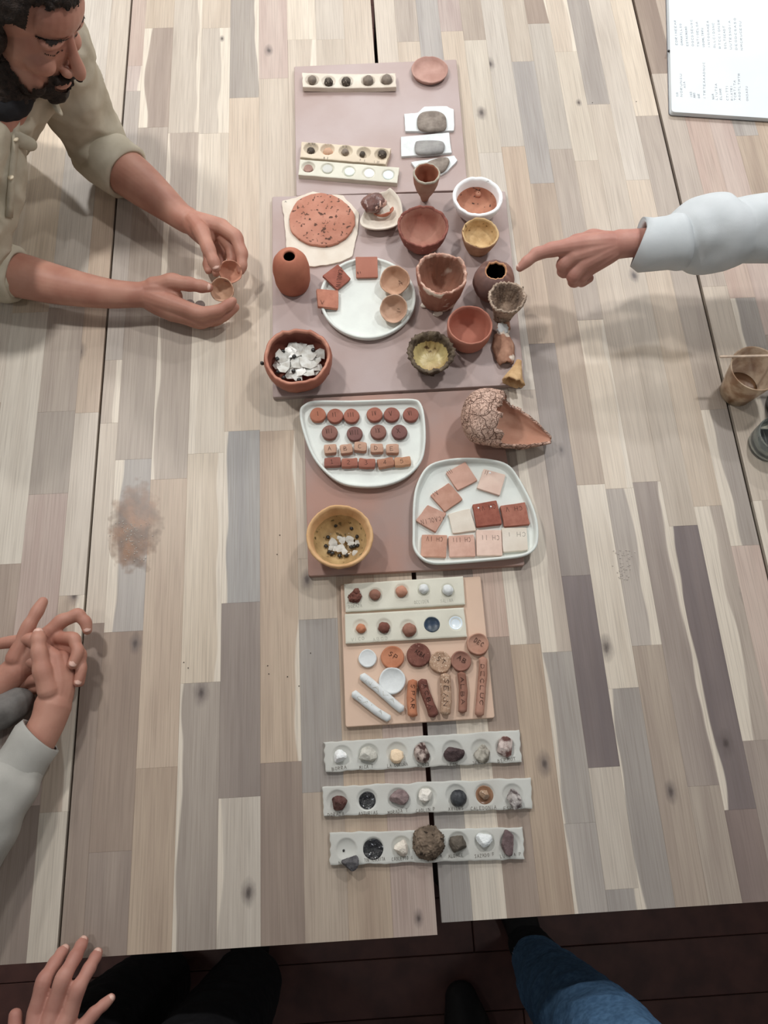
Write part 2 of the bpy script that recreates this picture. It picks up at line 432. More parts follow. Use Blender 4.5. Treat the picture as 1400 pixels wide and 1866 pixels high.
# ================================================================== four work tables with parquet tops
M_PLANK = plank_material('acacia_stave')
M_CORE = mat('table_core', (70, 54, 44), rough=0.8)
M_STEEL = mat('dark_steel', (40, 38, 38), rough=0.5, bump=0)
PAL = {'c': ((212, 200, 183), (201, 188, 171)), 'l': ((202, 190, 175), (190, 177, 162)), 't': ((190, 174, 157), (173, 156, 141)),
       'g': ((179, 169, 159), (164, 154, 145)), 'b': ((163, 149, 138), (146, 132, 123)), 'd': ((137, 122, 116), (120, 106, 102)),
       'p': ((195, 177, 165), (183, 162, 151)), 'k': ((174, 167, 159), (160, 153, 147))}
def make_table(label, x0, x1, y0, y1, cols, legs):
    cx, cy = (x0 + x1) / 2, (y0 + y1) / 2
    t = thing('work_table', label, 'table', (cx, cy, 0), 'plank-topped work tables pushed together')
    def box(name, a, b, m):
        vs, fs = rings_mesh([[Vector((a[0], a[1], a[2])), Vector((b[0], a[1], a[2])), Vector((b[0], b[1], a[2])), Vector((a[0], b[1], a[2]))],
                             [Vector((a[0], a[1], b[2])), Vector((b[0], a[1], b[2])), Vector((b[0], b[1], b[2])), Vector((a[0], b[1], b[2]))]])
        return mesh_obj(name, vs, fs, m, parent=t, smooth=False)
    box('core_board', (x0 + .001, y0 + .001, T - 0.03), (x1 - .001, y1 - .001, T - 0.0122), M_CORE)
    for (lx, ly) in legs:
        box('leg', (lx - .02, ly - .02, 0.0), (lx + .02, ly + .02, T - 0.03), M_STEEL)
    for (xa, xb, segs) in cols:
        for (ya, yb, code, opt) in segs:
            me = plank_mesh('plank', xb - xa - 0.0001, yb - ya - 0.0001, 0.012, 0.00018)
            me.materials.append(M_PLANK)
            o = bpy.data.objects.new('plank', me); COL.objects.link(o); o.parent = t
            px, py = (xa + xb) / 2, (ya + yb) / 2
            o.location = (px - cx, py - cy, T - 0.012)
            a, b = PAL[code]
            j = r_.uniform(-7, 7); w = r_.uniform(-4, 4)
            o['tint'] = list(lin(tuple(min(250, q + j + w * s) for q, s in zip(a, (1, 0, -1)))))
            o['tint2'] = list(lin(tuple(min(250, q + j + w * s) for q, s in zip(b, (1, 0, -1)))))
            hw = (xb - xa) / 2
            s = opt.get('sap')
            if s is None and 'sap' not in opt and r_.random() < 0.10: s = (r_.choice((-1, 1)), r_.uniform(0.08, 0.25))
            o['sap'] = [float(s[0]), hw - 2 * hw * s[1], 0.0] if s else [1.0, 1.0, 0.0]
            k = opt.get('knot')
            if k:
                kp = P(k[0], k[1]); o['knot'] = [kp.x - px, kp.y - py, k[2]]
            elif r_.random() < 0.10:
                o['knot'] = [r_.uniform(-.6, .6) * hw, r_.uniform(-.4, .4) * (yb - ya), r_.uniform(.004, .009)]
            else: o['knot'] = [9.0, 9.0, 0.005]
    return t
def columns(x0, x1, y0, y1, widths, joints):
    """joints: per column (list of pixel y of the end joints from far to near, codes, options per stave)"""
    W = sum(widths); x = x0; out = []
    for w, jc in zip(widths, joints):
        xb = x + (x1 - x0) * w / W
        js, codes = jc[0], jc[1]; opts = jc[2] if len(jc) > 2 else {}
        ys = [y1]
        for j in js:
            # the pixel row is where this column crosses it
            lo, hi = 0.0, 1400.0
            for _ in range(40):
                md = (lo + hi) / 2
                if P(md, j).x < (x + xb) / 2: lo = md
                else: hi = md
            ys.append(P(lo, j).y)
        ys.append(y0)
        segs = []
        for i in range(len(ys) - 1):
            segs.append((ys[i + 1], ys[i], codes[min(i, len(codes) - 1)], opts.get(i, {})))
        out.append((x, xb, segs)); x = xb
    return out
YF = 2.25
JL = [([120, 166, 656, 771, 1136], 'ppgtlb', {3: {'sap': (1, .3)}}),
      ([51, 232, 837, 1151, 1552], 'lbggbb', {1: {'sap': (-1, .25)}, 4: {'knot': (247, 1172, .008), 'sap': None}, 3: {'sap': (-1, .25)}}),
      ([242, 873, 1399], 'lgtt', {0: {'sap': (1, .16)}, 1: {'sap': (-1, .12)}}),
      ([51, 243, 826, 1244], 'llccg', {1: {'sap': (1, .28)}, 2: {'sap': (-1, .2)}, 3: {'sap': (1, .15)}, 4: {'sap': (-1, .1), 'knot': (367, 1262, .010)}}),
      ([178, 785, 1098, 1453], 'klkbl', {0: {'sap': (1, .08)}, 2: {'sap': (-1, .15)}, 3: {'sap': None}, 4: {'sap': (-1, .07)}}),
      ([143, 785, 1389], 'pltb', {2: {'sap': (1, .06)}, 0: {'knot': (490, 92, .008)}}),
      ([72, 1017, 1128, 1443], 'cllkt', {3: {'sap': None}}),
      ([72, 900], 'llt', {}),
      ([300, 1200], 'llp', {2: {'knot': (763, 1674, .006)}})]
JR = [([400, 1300], 'llk', {2: {'sap': None}}), ([76, 900, 1260], 'glbc', {1: {'sap': None}}),
      ([150, 1161], 'gpb', {}), ([57, 700, 1174], 'pltt', {2: {'sap': (-1, .45)}, 3: {'knot': (992, 1392, .009)}}),
      ([73, 278, 711, 1188, 1500], 'gcltkg', {1: {'knot': (878, 206, .009)}, 3: {'sap': (-1, .5)}, 4: {'sap': (-1, .08)}, 5: {'sap': (-1, .2)}}),
      ([267, 626, 1049, 1398, 1620], 'ltbdlg', {1: {'sap': None}, 3: {'sap': None}, 0: {'knot': (893, 116, .009)}}),
      ([112, 334, 883, 1254], 'lgtcg', {1: {'sap': None}, 3: {'sap': (1, .15), 'knot': (1105, 1180, .010)}, 4: {'sap': (-1, .08)}}),
      ([43, 272, 583, 890, 1176], 'blgcgt', {0: {'sap': (1, .12)}, 4: {'sap': (1, .3)}, 3: {'sap': (1, .1), 'knot': (1149, 652, .012)}, 5: {'knot': (1223, 1443, .008)}}),
      ([94, 293, 878, 1432], 'lclbt', {0: {'sap': (1, .2)}, 2: {'sap': None}, 3: {'sap': (1, .1)}, 1: {'knot': (1055, 187, .005)}}),
      ([190, 958, 1475], 'glddt', {0: {'sap': None}, 1: {'sap': None}, 2: {'sap': (-1, .06), 'knot': (1323, 1355, .010)}}),
      ([328, 922, 1349], 'llgb', {2: {'sap': (-1, .5), 'knot': (1362, 1085, .010)}}),
      ([211, 746, 994, 1380], 'cggpt', {0: {'sap': None}, 2: {'sap': (-1, .42)}, 1: {'knot': (1275, 765, .007)}})]
def auto_joints(n, seed, codes, px0, px1):
    rr = random.Random(seed); out = []
    for i in range(n):
        y = rr.uniform(20, 260); js = []
        while y < 1700:
            js.append(y); y += rr.uniform(230, 470)
        out.append((js, ''.join(rr.choice(codes) for _ in range(len(js) + 1))))
    return out
make_table('plank-topped table left of centre, under the left half of the clay samples', -0.480, 0.0860, -0.179, YF, columns(-0.480, 0.0860, -0.179, YF, [.5] + [1] * 8, JL), [(-.44, -.13), (.046, -.13), (-.44, 2.2), (.046, 2.2)])
make_table('plank-topped table right of centre, under the pointing hand', 0.0940, 0.7140, -0.163, YF + .01, columns(0.0940, 0.7140, -0.163, YF + .01, [.92] + [1] * 11, JR), [(.135, -.12), (.672, -.12), (.135, 2.2), (.672, 2.2)])
jj = auto_joints(9, 5, 'tltgbclp', 0, 200)
jj[8] = ([300, 752, 1085, 1480], 'ltltc', {1: {'knot': (145, 640, .010)}, 3: {'knot': (135, 1085, .008)}})
jj[7] = ([560, 750, 900, 1470], 'ltgpb')
jj = jj[5:]
make_table('narrow plank-topped table at the left edge, under the bearded person’s elbows', -0.742, -0.4845, -0.181, YF, columns(-0.742, -0.4845, -0.181, YF, [1, 1, 1, .62], jj), [(-.70, -.13), (-.525, -.13), (-.70, 2.2), (-.525, 2.2)])
jj = auto_joints(12, 12, 'tgblpt', 1200, 1400)
make_table('plank-topped table at the right edge, under the open notebook', 0.7205, 1.3400, -0.17, YF, columns(0.7205, 1.3400, -0.17, YF, [1] * 12, jj), [(.762, -.12), (1.30, -.12), (.762, 2.2), (1.30, 2.2)])

# ================================================================== boards under the samples
ZB = 0.012
M_SHELF = mat('mauve_shelf', (168, 147, 143), (160, 134, 126), scale=5, rough=0.40, bump=0.08, bscale=300, spec=0.6, contrast=(0.38, 0.62))
M_SHELF2 = mat('rusty_shelf', (162, 118, 102), (150, 124, 116), scale=5, rough=0.4, bump=0.08, bscale=300, spec=0.4, contrast=(0.42, 0.62))
M_BISQUE = mat('pinkish_bisque', (212, 178, 152), (204, 170, 145), scale=9, rough=0.7, bump=0.06, spec=0.3)
def board(name, label, cat, px, zb, th, m, r=0.006, bev=0.0012, jit=0.0, group=None):
    pts = [P(x, y, zb + th) for x, y in px]
    c = sum(pts, Vector()) / len(pts); c.z = T + zb
    v, f = prism(rounded_poly(pts, r), T + zb, T + zb + th, bev, jit)
    o = mesh_obj(name, v, f, m, loc=c, smooth=False)
    return tag(o, label, cat, group)
GB = 'kiln-shelf boards under the samples'
board('display_board', 'mauve clay board at the far end, under the strips of grey balls', 'board', [(536, 121), (832, 108), (853, 346), (540, 357)], 0, ZB, M_SHELF, .004, group=GB)
board('display_board', 'large mauve board in the middle, crowded with small pots and bowls', 'board', [(496, 358), (921, 348), (957, 700), (497, 724)], 0, ZB, M_SHELF, .004, group=GB)
board('display_board', 'rusty reddish board under the two white letter trays', 'board', [(553, 726), (903, 708), (957, 1030), (562, 1050)], 0, ZB, M_SHELF2, .005, group=GB)
board('display_board', 'pale pinkish-beige tile board under clay discs and sticks', 'board', [(621, 1066), (876, 1050), (902, 1308), (630, 1325)], 0, 0.009, M_BISQUE, .004, group=GB)

# ================================================================== clay and mineral materials
M_WHITE = mat('white_bisque', (210, 217, 210), (203, 209, 203), scale=25, rough=0.75, bump=0.12, bscale=160, spec=0.25)
M_CREAM = mat('cream_bisque', (212, 196, 170), (204, 186, 160), scale=20, rough=0.75, bump=0.12, spec=0.25)
M_IVORY = mat('ivory_bisque', (208, 206, 188), (199, 196, 178), scale=20, rough=0.7, bump=0.1, spec=0.25)
M_GREYW = mat('greyish_white_clay', (194, 196, 189), (184, 183, 175), scale=16, rough=0.75, bump=0.2, bscale=120, spec=0.25)
M_CHALK = mat('white_chalky_clay', (210, 215, 215), (202, 207, 207), scale=60, rough=0.85, bump=0.5, bscale=180, spec=0.15)
M_TERRA = mat('terracotta', (186, 108, 80), (166, 90, 66), scale=22, rough=0.8, bump=0.2, bscale=180)
M_TERRA2 = mat('terracotta_smooth', (184, 112, 90), (170, 100, 80), scale=14, rough=0.75, bump=0.1)
M_TERRAL = mat('terracotta_light', (198, 136, 108), (182, 120, 94), scale=26, rough=0.85, bump=0.25)
M_REDDISC = mat('red_disc', (196, 130, 106), (176, 108, 84), scale=22, rough=0.85, bump=0.4, bscale=140, speck=(110, 0.60, (96, 62, 50)))
M_REDBR = mat('red_brown_clay', (150, 84, 70), (128, 68, 56), scale=50, rough=0.8, bump=0.5, bscale=150, speck=(160, 0.68, (206, 150, 130)))
M_REDBR_IN = mat('red_brown_inside', (178, 124, 104), (160, 98, 80), scale=18, rough=0.7, bump=0.2)
M_DARKBR = mat('dark_brown_clay', (132, 78, 64), (108, 60, 50), scale=70, rough=0.85, bump=0.6, bscale=200, speck=(300, 0.68, (190, 140, 120)))
M_BROWN = mat('brown_clay', (160, 108, 88), (140, 90, 72), scale=50, rough=0.85, bump=0.3)
M_SANDY = mat('sandy_clay', (186, 150, 122), (158, 120, 92), scale=120, rough=0.9, bump=0.7, bscale=220, speck=(400, 0.62, (226, 206, 180)))
M_ORANGE = mat('orange_clay', (200, 124, 86), (180, 104, 68), scale=40, rough=0.8, bump=0.35)
M_TANC = mat('tan_clay', (196, 152, 122), (178, 134, 104), scale=40, rough=0.85, bump=0.25)
M_PINKC = mat('pinkish_clay', (206, 158, 138), (194, 144, 124), scale=30, rough=0.85, bump=0.2)
M_PALEP = mat('pale_pink_clay', (222, 192, 174), (212, 178, 160), scale=30, rough=0.85, bump=0.2)
M_OFFW = mat('off_white_clay', (214, 204, 188), (205, 192, 174), scale=30, rough=0.85, bump=0.2)
M_OCHRE_IN = mat('ochre_inside', (196, 162, 104), (158, 122, 70), scale=34, rough=0.6, bump=0.4, speck=(90, 0.62, (104, 82, 44)), coat=0.15)
M_OCHRE = mat('ochre_rim', (216, 168, 112), (198, 146, 92), scale=30, rough=0.8, bump=0.5, bscale=120)
M_GREYLUMP = mat('grey_lump', (146, 134, 122), (118, 106, 96), scale=70, rough=0.9, bump=0.6, bscale=120)
M_GREYLUMP2 = mat('blue_grey_lump', (152, 150, 146), (128, 126, 124), scale=40, rough=0.85, bump=0.4, bscale=100)
M_DARKBALL = mat('dark_speckled', (86, 76, 66), (58, 50, 44), scale=160, rough=0.7, bump=0.6, speck=(260, 0.62, (150, 136, 118)))
M_GREYBALL = mat('grey_brown_ball', (138, 124, 110), (112, 100, 90), scale=90, rough=0.9, bump=0.5)
M_BLACKG = mat('black_glass', (14, 14, 18), (26, 26, 30), scale=120, rough=0.12, bump=1.0, bscale=160, spec=0.7, speck=(230, 0.68, (190, 196, 206)), bdist=0.003)  # sparkle is painted in as bright specks on the black
M_BLUEG = mat('dark_blue_glaze', (34, 58, 88), (52, 66, 78), scale=60, rough=0.35, bump=0.5, spec=0.5)
M_PALEBLUE = mat('pale_blue_glaze', (206, 222, 234), (216, 228, 236), scale=20, rough=0.25, bump=0, spec=0.5)
M_GLOSSW = mat('white_glaze', (240, 246, 246), (230, 238, 238), scale=40, rough=0.2, bump=0, spec=0.5)
M_INK = mat('incised_line', (74, 50, 42), rough=0.95, bump=0)
M_INKP = mat('pencil_line', (122, 114, 104), rough=0.95, bump=0)
M_INKL = mat('pale_incised_line', (188, 186, 172), rough=0.95, bump=0)
M_MICA = mat('mica_flake', (206, 208, 202), (176, 173, 162), scale=70, rough=0.25, bump=0.3, bscale=90, spec=0.7)
M_BLACKB = mat('black_grain', (28, 28, 28), (44, 44, 42), scale=60, rough=0.3, bump=0.3, spec=0.6)

def base_center(pts, z):
    c = sum(pts, Vector()) / len(pts); return Vector((c.x, c.y, z))

# ------------------------------------------------------------------ strips with wells
def strip(name, label, cat, corners, zb, th, wells, mats, group=None, lift=0.0, nu=150, nv=30, ragged=0.0012, depth=0.6, seed=0, stain=None):
    """corners TL,TR,BR,BL of the top face in pixels; wells (px,py,r_px)"""
    z1 = zb + th
    TL, TR, BR, BL = [P(x, y, z1) for x, y in corners]
    c = base_center([TL, TR, BR, BL], T + zb)
    W = [(P(x, y, z1), r * M(x, y, z1)) for x, y, r in wells]
    top, bot = [], []
    for j in range(nv + 1):
        vv = j / nv
        for i in range(nu + 1):
            u = i / nu
            p = (TL * (1 - u) + TR * u) * (1 - vv) + (BL * (1 - u) + BR * u) * vv
            e = 1 - min(1, min(vv, 1 - vv) / 0.25)
            eu = 1 - min(1, min(u, 1 - u) / 0.06)
            q = mnoise.noise(Vector((u * 9, vv * 3, seed))) + 0.5 * mnoise.noise(Vector((u * 23, vv * 5, seed + 4)))
            p = p + (BL - TL).normalized() * (ragged * e * q) + (TR - TL).normalized() * (ragged * 1.6 * eu * mnoise.noise(Vector((vv * 4, u, seed + 9))))
            z = 0.0
            for wc, r in W:
                d = math.hypot(p.x - wc.x, p.y - wc.y) / r
                if d < 1.25:
                    z -= depth * th * max(0.0, 1 - d * d) ** 0.7 if d < 1 else 0.0
            ed = min(vv * (TL - BL).length, (1 - vv) * (TL - BL).length, u * (TR - TL).length, (1 - u) * (TR - TL).length)
            if ed < 0.0015: z -= (0.0015 - ed) * 0.6
            lz = lift * (2 * u - 1) ** 2
            top.append(Vector((p.x, p.y, T + z1 + z + lz)))
            bot.append(Vector((p.x, p.y, T + zb + lz)))
    n = (nu + 1)
    vs = top[:]; fs = []
    for j in range(nv):
        for i in range(nu):
            a = j * n + i; fs.append((a, a + n, a + n + 1, a + 1))
    border = [i for i in range(n)] + [j * n + nu for j in range(1, nv + 1)] + [nv * n + i for i in range(nu - 1, -1, -1)] + [j * n for j in range(nv - 1, 0, -1)]
    k0 = len(vs)
    vs += [bot[b] for b in border]
    m = len(border)
    for i in range(m):
        j = (i + 1) % m
        fs.append((border[i], border[j], k0 + j, k0 + i))
    fs.append(tuple(range(k0, k0 + m)))
    o = fix_normals(mesh_obj(name, vs, fs, mats, loc=c))
    autosmooth(o, 50)
    return tag(o, label, cat, group)
def on(o, name, label, cat, group=None):
    o.name = name
    return tag(o, label, cat, group)

GS = 'clay sample strips with wells'
# far strip with five dark balls
strip('sample_strip', 'thick white curved clay strip holding five dark grey balls, far end', 'strip', [(551, 134), (721, 135), (722, 160), (552, 160)], ZB, 0.012, [(569, 147, 13), (599, 148, 13), (631, 148, 13), (671, 147, 13), (705, 146, 13)], M_OFFW, GS, lift=0.003, ragged=.0006)
for i, (x, y, r, m, lb) in enumerate([(569, 146, 8, M_GREYBALL, 'smooth grey ball, leftmost in the far curved strip'), (599, 150, 8, M_DARKBALL, 'dark speckled lump, second from left in the far curved strip'), (631, 149, 8.5, M_DARKBALL, 'dark speckled lump, middle of the far curved strip'), (671, 147, 9.5, M_GREYBALL, 'grey-brown ball, fourth from left in the far curved strip'), (705, 146, 10, M_GREYBALL, 'largest grey-brown ball, right end of the far curved strip')]):
    h = ZB + 0.012; r2 = r * M(x, y, h)
    tag(lump('clay_ball', P(x, y, h + .003), (r2, r2, r2 * .92), m, seed=20 + i, amp=.12, fine=.03 if m is M_GREYBALL else .1), lb, 'clay ball', 'grey balls in the far strip')
# cream strip
strip('sample_strip', 'cream clay strip with five deep wells holding small grey lumps', 'strip', [(550, 258), (713, 270), (703, 299), (547, 286)], ZB, 0.014, [(567, 270, 13.5), (597, 272, 13), (630, 275, 13), (663, 278, 13), (696, 281, 13.5)], M_CREAM, GS, ragged=.0008, seed=3, depth=.8)
for i, (x, y, r, m, lb) in enumerate([(567, 275, 7, M_DARKBALL, 'dark speckled grain, left end of the cream strip'), (598, 277, 9, M_TANC, 'flat tan crumb, second well of the cream strip'), (629, 277, 6.5, M_GREYBALL, 'grey-brown grain, middle well of the cream strip'), (661, 281, 5.5, M_DARKBALL, 'smallest dark grain, fourth well of the cream strip'), (697, 281, 8, M_DARKBALL, 'round dark brown ball, right end of the cream strip')]):
    h = ZB + 0.008; r2 = r * M(x, y, h)
    tag(lump('clay_lump', P(x, y, h), (r2, r2, r2 * (.5 if i == 1 else .85)), m, seed=30 + i, amp=.2, fine=.12), lb, 'clay lump', 'small lumps in the cream strip')
for q, (p0, p1) in zip(['A 51', 'B 30', '1 1', 'F 61', 'L 25'], [((562, 263), (575, 264)), ((590, 289), (602, 290)), ((624, 268), (633, 269)), ((656, 293), (666, 294)), ((682, 296), (692, 297))]):
    text(q, p0, p1, 4, ZB + .014, M_INKP, bpy.data.objects['sample_strip.001'], wt=.0006)
# white strip with glaze discs
s3 = strip('sample_strip', 'white clay strip with pale glaze discs and one pinkish disc', 'strip', [(547, 290), (728, 305), (724, 333), (544, 318)], ZB, 0.012, [(562, 304, 12.5), (597, 307, 12.5), (636, 312, 12.5), (672, 315, 12), (708, 318, 12)], M_IVORY, GS, ragged=.0006, seed=5, depth=.7)
def disc(name, x, y, r, h, th, m, label, cat, group=None, wr=.04, seed=0, parent=None, ry=None, dish=0.0):
    R = r * M(x, y, h + th)
    pr = [(.001, 0), (R * .86, 0), (R, th * .35), (R, th * .7), (R * .93, th), (R * .85, th * .98 - dish * .2), (R * .66, th - dish * .85), (.001, th - dish)]
    v, f = lathe(pr, 32, wr, 0, seed=seed, H=th)
    c = P(x, y, h + th); c.z = T + h
    o = mesh_obj(name, [p + c for p in v], f, m, loc=c if parent is None else None, parent=parent)
    if label: tag(o, label, cat, group)
    return o
disc('glaze_disc', 562, 306, 8.5, ZB + .0045, .009, mat('pink_brown', (166, 128, 114), (140, 104, 92)), 'pinkish-brown disc, left end of the white glaze strip', 'clay disc', 'discs in the white glaze strip', dish=.001)
for i, (x, y, m, lb) in enumerate([(597, 307, M_GREYW, 'chipped greyish-white disc, second in the glaze strip'), (637, 312, M_WHITE, 'dull white disc, middle of the glaze strip'), (673, 315, M_GLOSSW, 'bright white glazed disc, fourth in the glaze strip'), (708, 318, M_PALEBLUE, 'bluish-white glazed disc, right end of the glaze strip')]):
    disc('glaze_disc', x, y, 9.5, ZB + .0045, .006, m, lb, 'clay disc', 'discs in the white glaze strip', seed=i, dish=.0005)
# dish
o = pot('clay_dish', 'small flat reddish clay dish in the far right board corner', 'dish', (783, 126, 33.5), .012, ZB, [(.001, 0), (.75, 0), (.9, .2), (1, .9), (.98, 1), (.93, 1), (.85, .55), (.5, .42), (.001, .4)], mat('dusty_red', (184, 140, 126), (168, 122, 108), scale=30), wr=.05, wz=.002, seed=4)

# ------------------------------------------------------------------ white plaques with grey clay
def plaque(name, label, cat, px, zb, th, m, jit=.0012, r=.0015, group=None, seed=0):
    pts = [P(x, y, zb + th) for x, y in px]; c = base_center(pts, T + zb)
    v, f = prism(rounded_poly(pts, r, 2), T + zb, T + zb + th, .0006, jit, seed)
    return tag(mesh_obj(name, v, f, m, loc=c, smooth=False), label, cat, group)
plaque('plaster_plaque', 'white plaster plaque, farthest of three, under the largest grey lump', 'plaque', [(737, 207), (762, 205), (773, 194), (815, 193), (821, 197), (827, 199), (828, 238), (738, 239)], ZB, .006, M_CHALK, .0015, group='white plaques with grey clay', seed=2)
plaque('plaster_plaque', 'white plaster plaque, middle of three, under the oblong grey lump', 'plaque', [(730, 249), (819, 241), (823, 278), (732, 285)], ZB, .006, M_CHALK, .0015, group='white plaques with grey clay', seed=5)
plaque('plaster_plaque', 'broken white plaque, nearest of three, behind the goblet', 'plaque', [(749, 295), (790, 289), (828, 283), (834, 292), (815, 312), (803, 319), (770, 316), (757, 306)], ZB, .005, M_CHALK, .001, group='white plaques with grey clay', seed=7)
def pad(name, label, px, zb, th, m, seed, group='grey clay pads on plaques'):
    pts = catmull([P(x, y, zb + th) for x, y in px], 5); c = base_center(pts, T + zb)
    pts = ccw(pts)
    rings = [at_z(inset(pts, .001), T + zb), at_z(pts, T + zb + th * .5), at_z(inset(pts, .0015), T + zb + th * .85)]
    for d in (.004, .008, .012): 
        rings.append([Vector((p.x, p.y, T + zb + th * 1.0 + .0012 * mnoise.noise(Vector((p.x * 60, p.y * 320, seed))))) for p in [c.lerp(q, 1 - d / .018) for q in pts]])
    v, f = rings_mesh(rings)
    return tag(mesh_obj(name, v, f, m, loc=c), label, 'clay lump', group)
pad('clay_pad', 'largest rounded grey clay pad with ridges, on the farthest plaque', [(761, 214), (766, 205), (778, 201), (798, 201), (811, 208), (814, 218), (813, 232), (798, 236), (775, 236), (762, 230)], ZB + .006, .008, M_GREYLUMP, 1)
pad('clay_pad', 'oblong blue-grey clay pad on the middle plaque', [(757, 260), (762, 255), (790, 254), (806, 256), (811, 262), (809, 273), (800, 277), (768, 279), (757, 274)], ZB + .006, .008, M_GREYLUMP2, 2)
pad('clay_pad', 'grey-brown clay pad half hidden behind the goblet', [(772, 302), (782, 292), (800, 286), (815, 285), (820, 293), (813, 307), (802, 313), (785, 314)], ZB + .005, .007, M_GREYLUMP, 3)

# ------------------------------------------------------------------ white sheet with red disc
pts = [(513, 366), (540, 360), (570, 348), (590, 354), (624, 355), (640, 372), (655, 388), (652, 424), (646, 446), (643, 466), (620, 477), (598, 482), (570, 486), (540, 482), (523, 480), (522, 455), (520, 420), (517, 390)]
plaque('clay_sheet', 'ragged white clay sheet lying under the large red disc', 'clay sheet', pts, ZB, .004, M_OFFW, .0015, r=.004)
pts = [P(586 + 60 * math.cos(a) * (1 + .03 * math.sin(3 * a + 1)), 400 + 48 * math.sin(a) * (1 + .02 * math.sin(2 * a)), ZB + .010) for a in [i * math.pi / 30 for i in range(60)]]
v, f = prism(pts, T + ZB + .004, T + ZB + .011, .002, .002, 3)
tag(mesh_obj('clay_slab', v, f, M_REDDISC, loc=base_center(pts, T + ZB + .004)), 'large round rust-red clay disc with dark scratches, on white sheet', 'clay disc')
text('A', (519, 369), (524, 369), 4, ZB + .004, M_INKP, bpy.data.objects['clay_sheet'], wt=.0006)

# ------------------------------------------------------------------ shard dish with wrapped lump
pts = [P(x, y, ZB + .022) for x, y in [(656, 402), (660, 412), (675, 417), (691, 418), (708, 416), (724, 410), (732, 398), (734, 383), (730, 364), (722, 352), (713, 343), (709, 343), (703, 348), (694, 350), (680, 358), (664, 385)]]
po = ccw(catmull(pts, 3)); c = base_center(pts, T + ZB)
sc = lambda k, z: [Vector((c.x + (p.x - c.x) * k, c.y + (p.y - c.y) * k, T + ZB + z)) for p in po]
v, f = rings_mesh([sc(.55, 0), sc(.78, .006), sc(.95, .016), sc(1.0, .0215), sc(.96, .0225), sc(.86, .015), sc(.66, .007), sc(.3, .005)])
tag(mesh_obj('shard_dish', v, f, M_OFFW, loc=c), 'broken white dish holding the brown wrapped lump', 'dish')
M_COPPER = mat('brown_foil_glaze', (128, 84, 74), (86, 52, 46), scale=40, rough=0.3, bump=0.9, bscale=60, spec=0.6, speck=(60, 0.58, (214, 168, 150)), bdist=.004)  # pale pinkish specks are highlights painted into the glaze colour
o = lump('glazed_lump', P(680, 371, ZB + .027), (.026, .023, .016), M_COPPER, seed=8, amp=.25, freq=1.3, fine=.12, rotz=.4)
tag(o, 'shiny brown glazed lump sitting in the broken white dish', 'clay lump')
# crescent shard
def shell_patch(name, label, cat, c, ax_u, ax_v, nrm, fn, m, th=.004, nu=24, nv=12, group=None, loc=None, wave=0.0, seed=0):
    """curved sheet: fn(u,v)->(a,b,h) along ax_u, ax_v, nrm; solidified by th"""
    top, bot = [], []
    for j in range(nv + 1):
        for i in range(nu + 1):
            a, b, h = fn(i / nu, j / nv)
            p = c + ax_u * a + ax_v * b + nrm * h
            if wave: p = p + nrm * wave * mnoise.noise(p * 60 + Vector((seed, 0, 0)))
            top.append(p)
    n = nu + 1
    nor = [Vector((0, 0, 0)) for _ in top]; fs = []
    for j in range(nv):
        for i in range(nu):
            a = j * n + i; q = (a, a + 1, a + n + 1, a + n)
            fn_ = (top[q[1]] - top[q[0]]).cross(top[q[3]] - top[q[0]])
            for k in q: nor[k] += fn_
            fs.append(q)
    for p, k in zip(top, nor):
        k = k.normalized() if k.length > 1e-12 else nrm
        bot.append(p - k * th)
    m0 = len(top); allv = top + bot
    fs += [tuple(m0 + k for k in reversed(q)) for q in fs[:]]
    border = [i for i in range(n)] + [j * n + nu for j in range(1, nv + 1)] + [nv * n + i for i in range(nu - 1, -1, -1)] + [j * n for j in range(nv - 1, 0, -1)]
    for i in range(len(border)):
        a, b = border[i], border[(i + 1) % len(border)]
        fs.append((b, a, m0 + a, m0 + b))
    o = mesh_obj(name, allv, fs, m, loc=loc or c)
    return tag(o, label, cat, group) if label else o
XA, YA, ZA = Vector((1, 0, 0)), Vector((0, 1, 0)), Vector((0, 0, 1))
c = P(697, 383, ZB + .012)
shell_patch('pot_shard', 'curved terracotta rim shard leaning inside the broken white dish', 'shard', c, XA, YA, ZA,
            lambda u, v: (.024 * math.cos(-2.5 + u * 2.7) * (.75 + .25 * v), .021 * math.sin(-2.5 + u * 2.7) * (.75 + .25 * v), -.003 + .014 * v * (1 - .6 * abs(2 * u - 1))), M_TERRA, .003)

# ------------------------------------------------------------------ bottle and pots on the middle board
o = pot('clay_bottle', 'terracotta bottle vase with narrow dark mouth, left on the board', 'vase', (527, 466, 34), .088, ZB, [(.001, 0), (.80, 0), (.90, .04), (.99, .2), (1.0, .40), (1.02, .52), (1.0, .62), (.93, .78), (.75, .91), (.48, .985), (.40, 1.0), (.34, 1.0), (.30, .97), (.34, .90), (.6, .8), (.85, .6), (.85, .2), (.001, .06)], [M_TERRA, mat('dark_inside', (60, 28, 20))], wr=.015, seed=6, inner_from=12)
o = pot('clay_plate', 'round white plate with low upright rim holding square tiles', 'plate', (670, 541, 87.5), .016, ZB, [(.001, 0), (.9, 0), (.96, .1), (1.0, .5), (1.0, .96), (.985, 1), (.955, 1), (.94, .9), (.925, .42), (.88, .34), (.001, .33)], M_WHITE, n=72, wr=.02, wz=.001, seed=1)
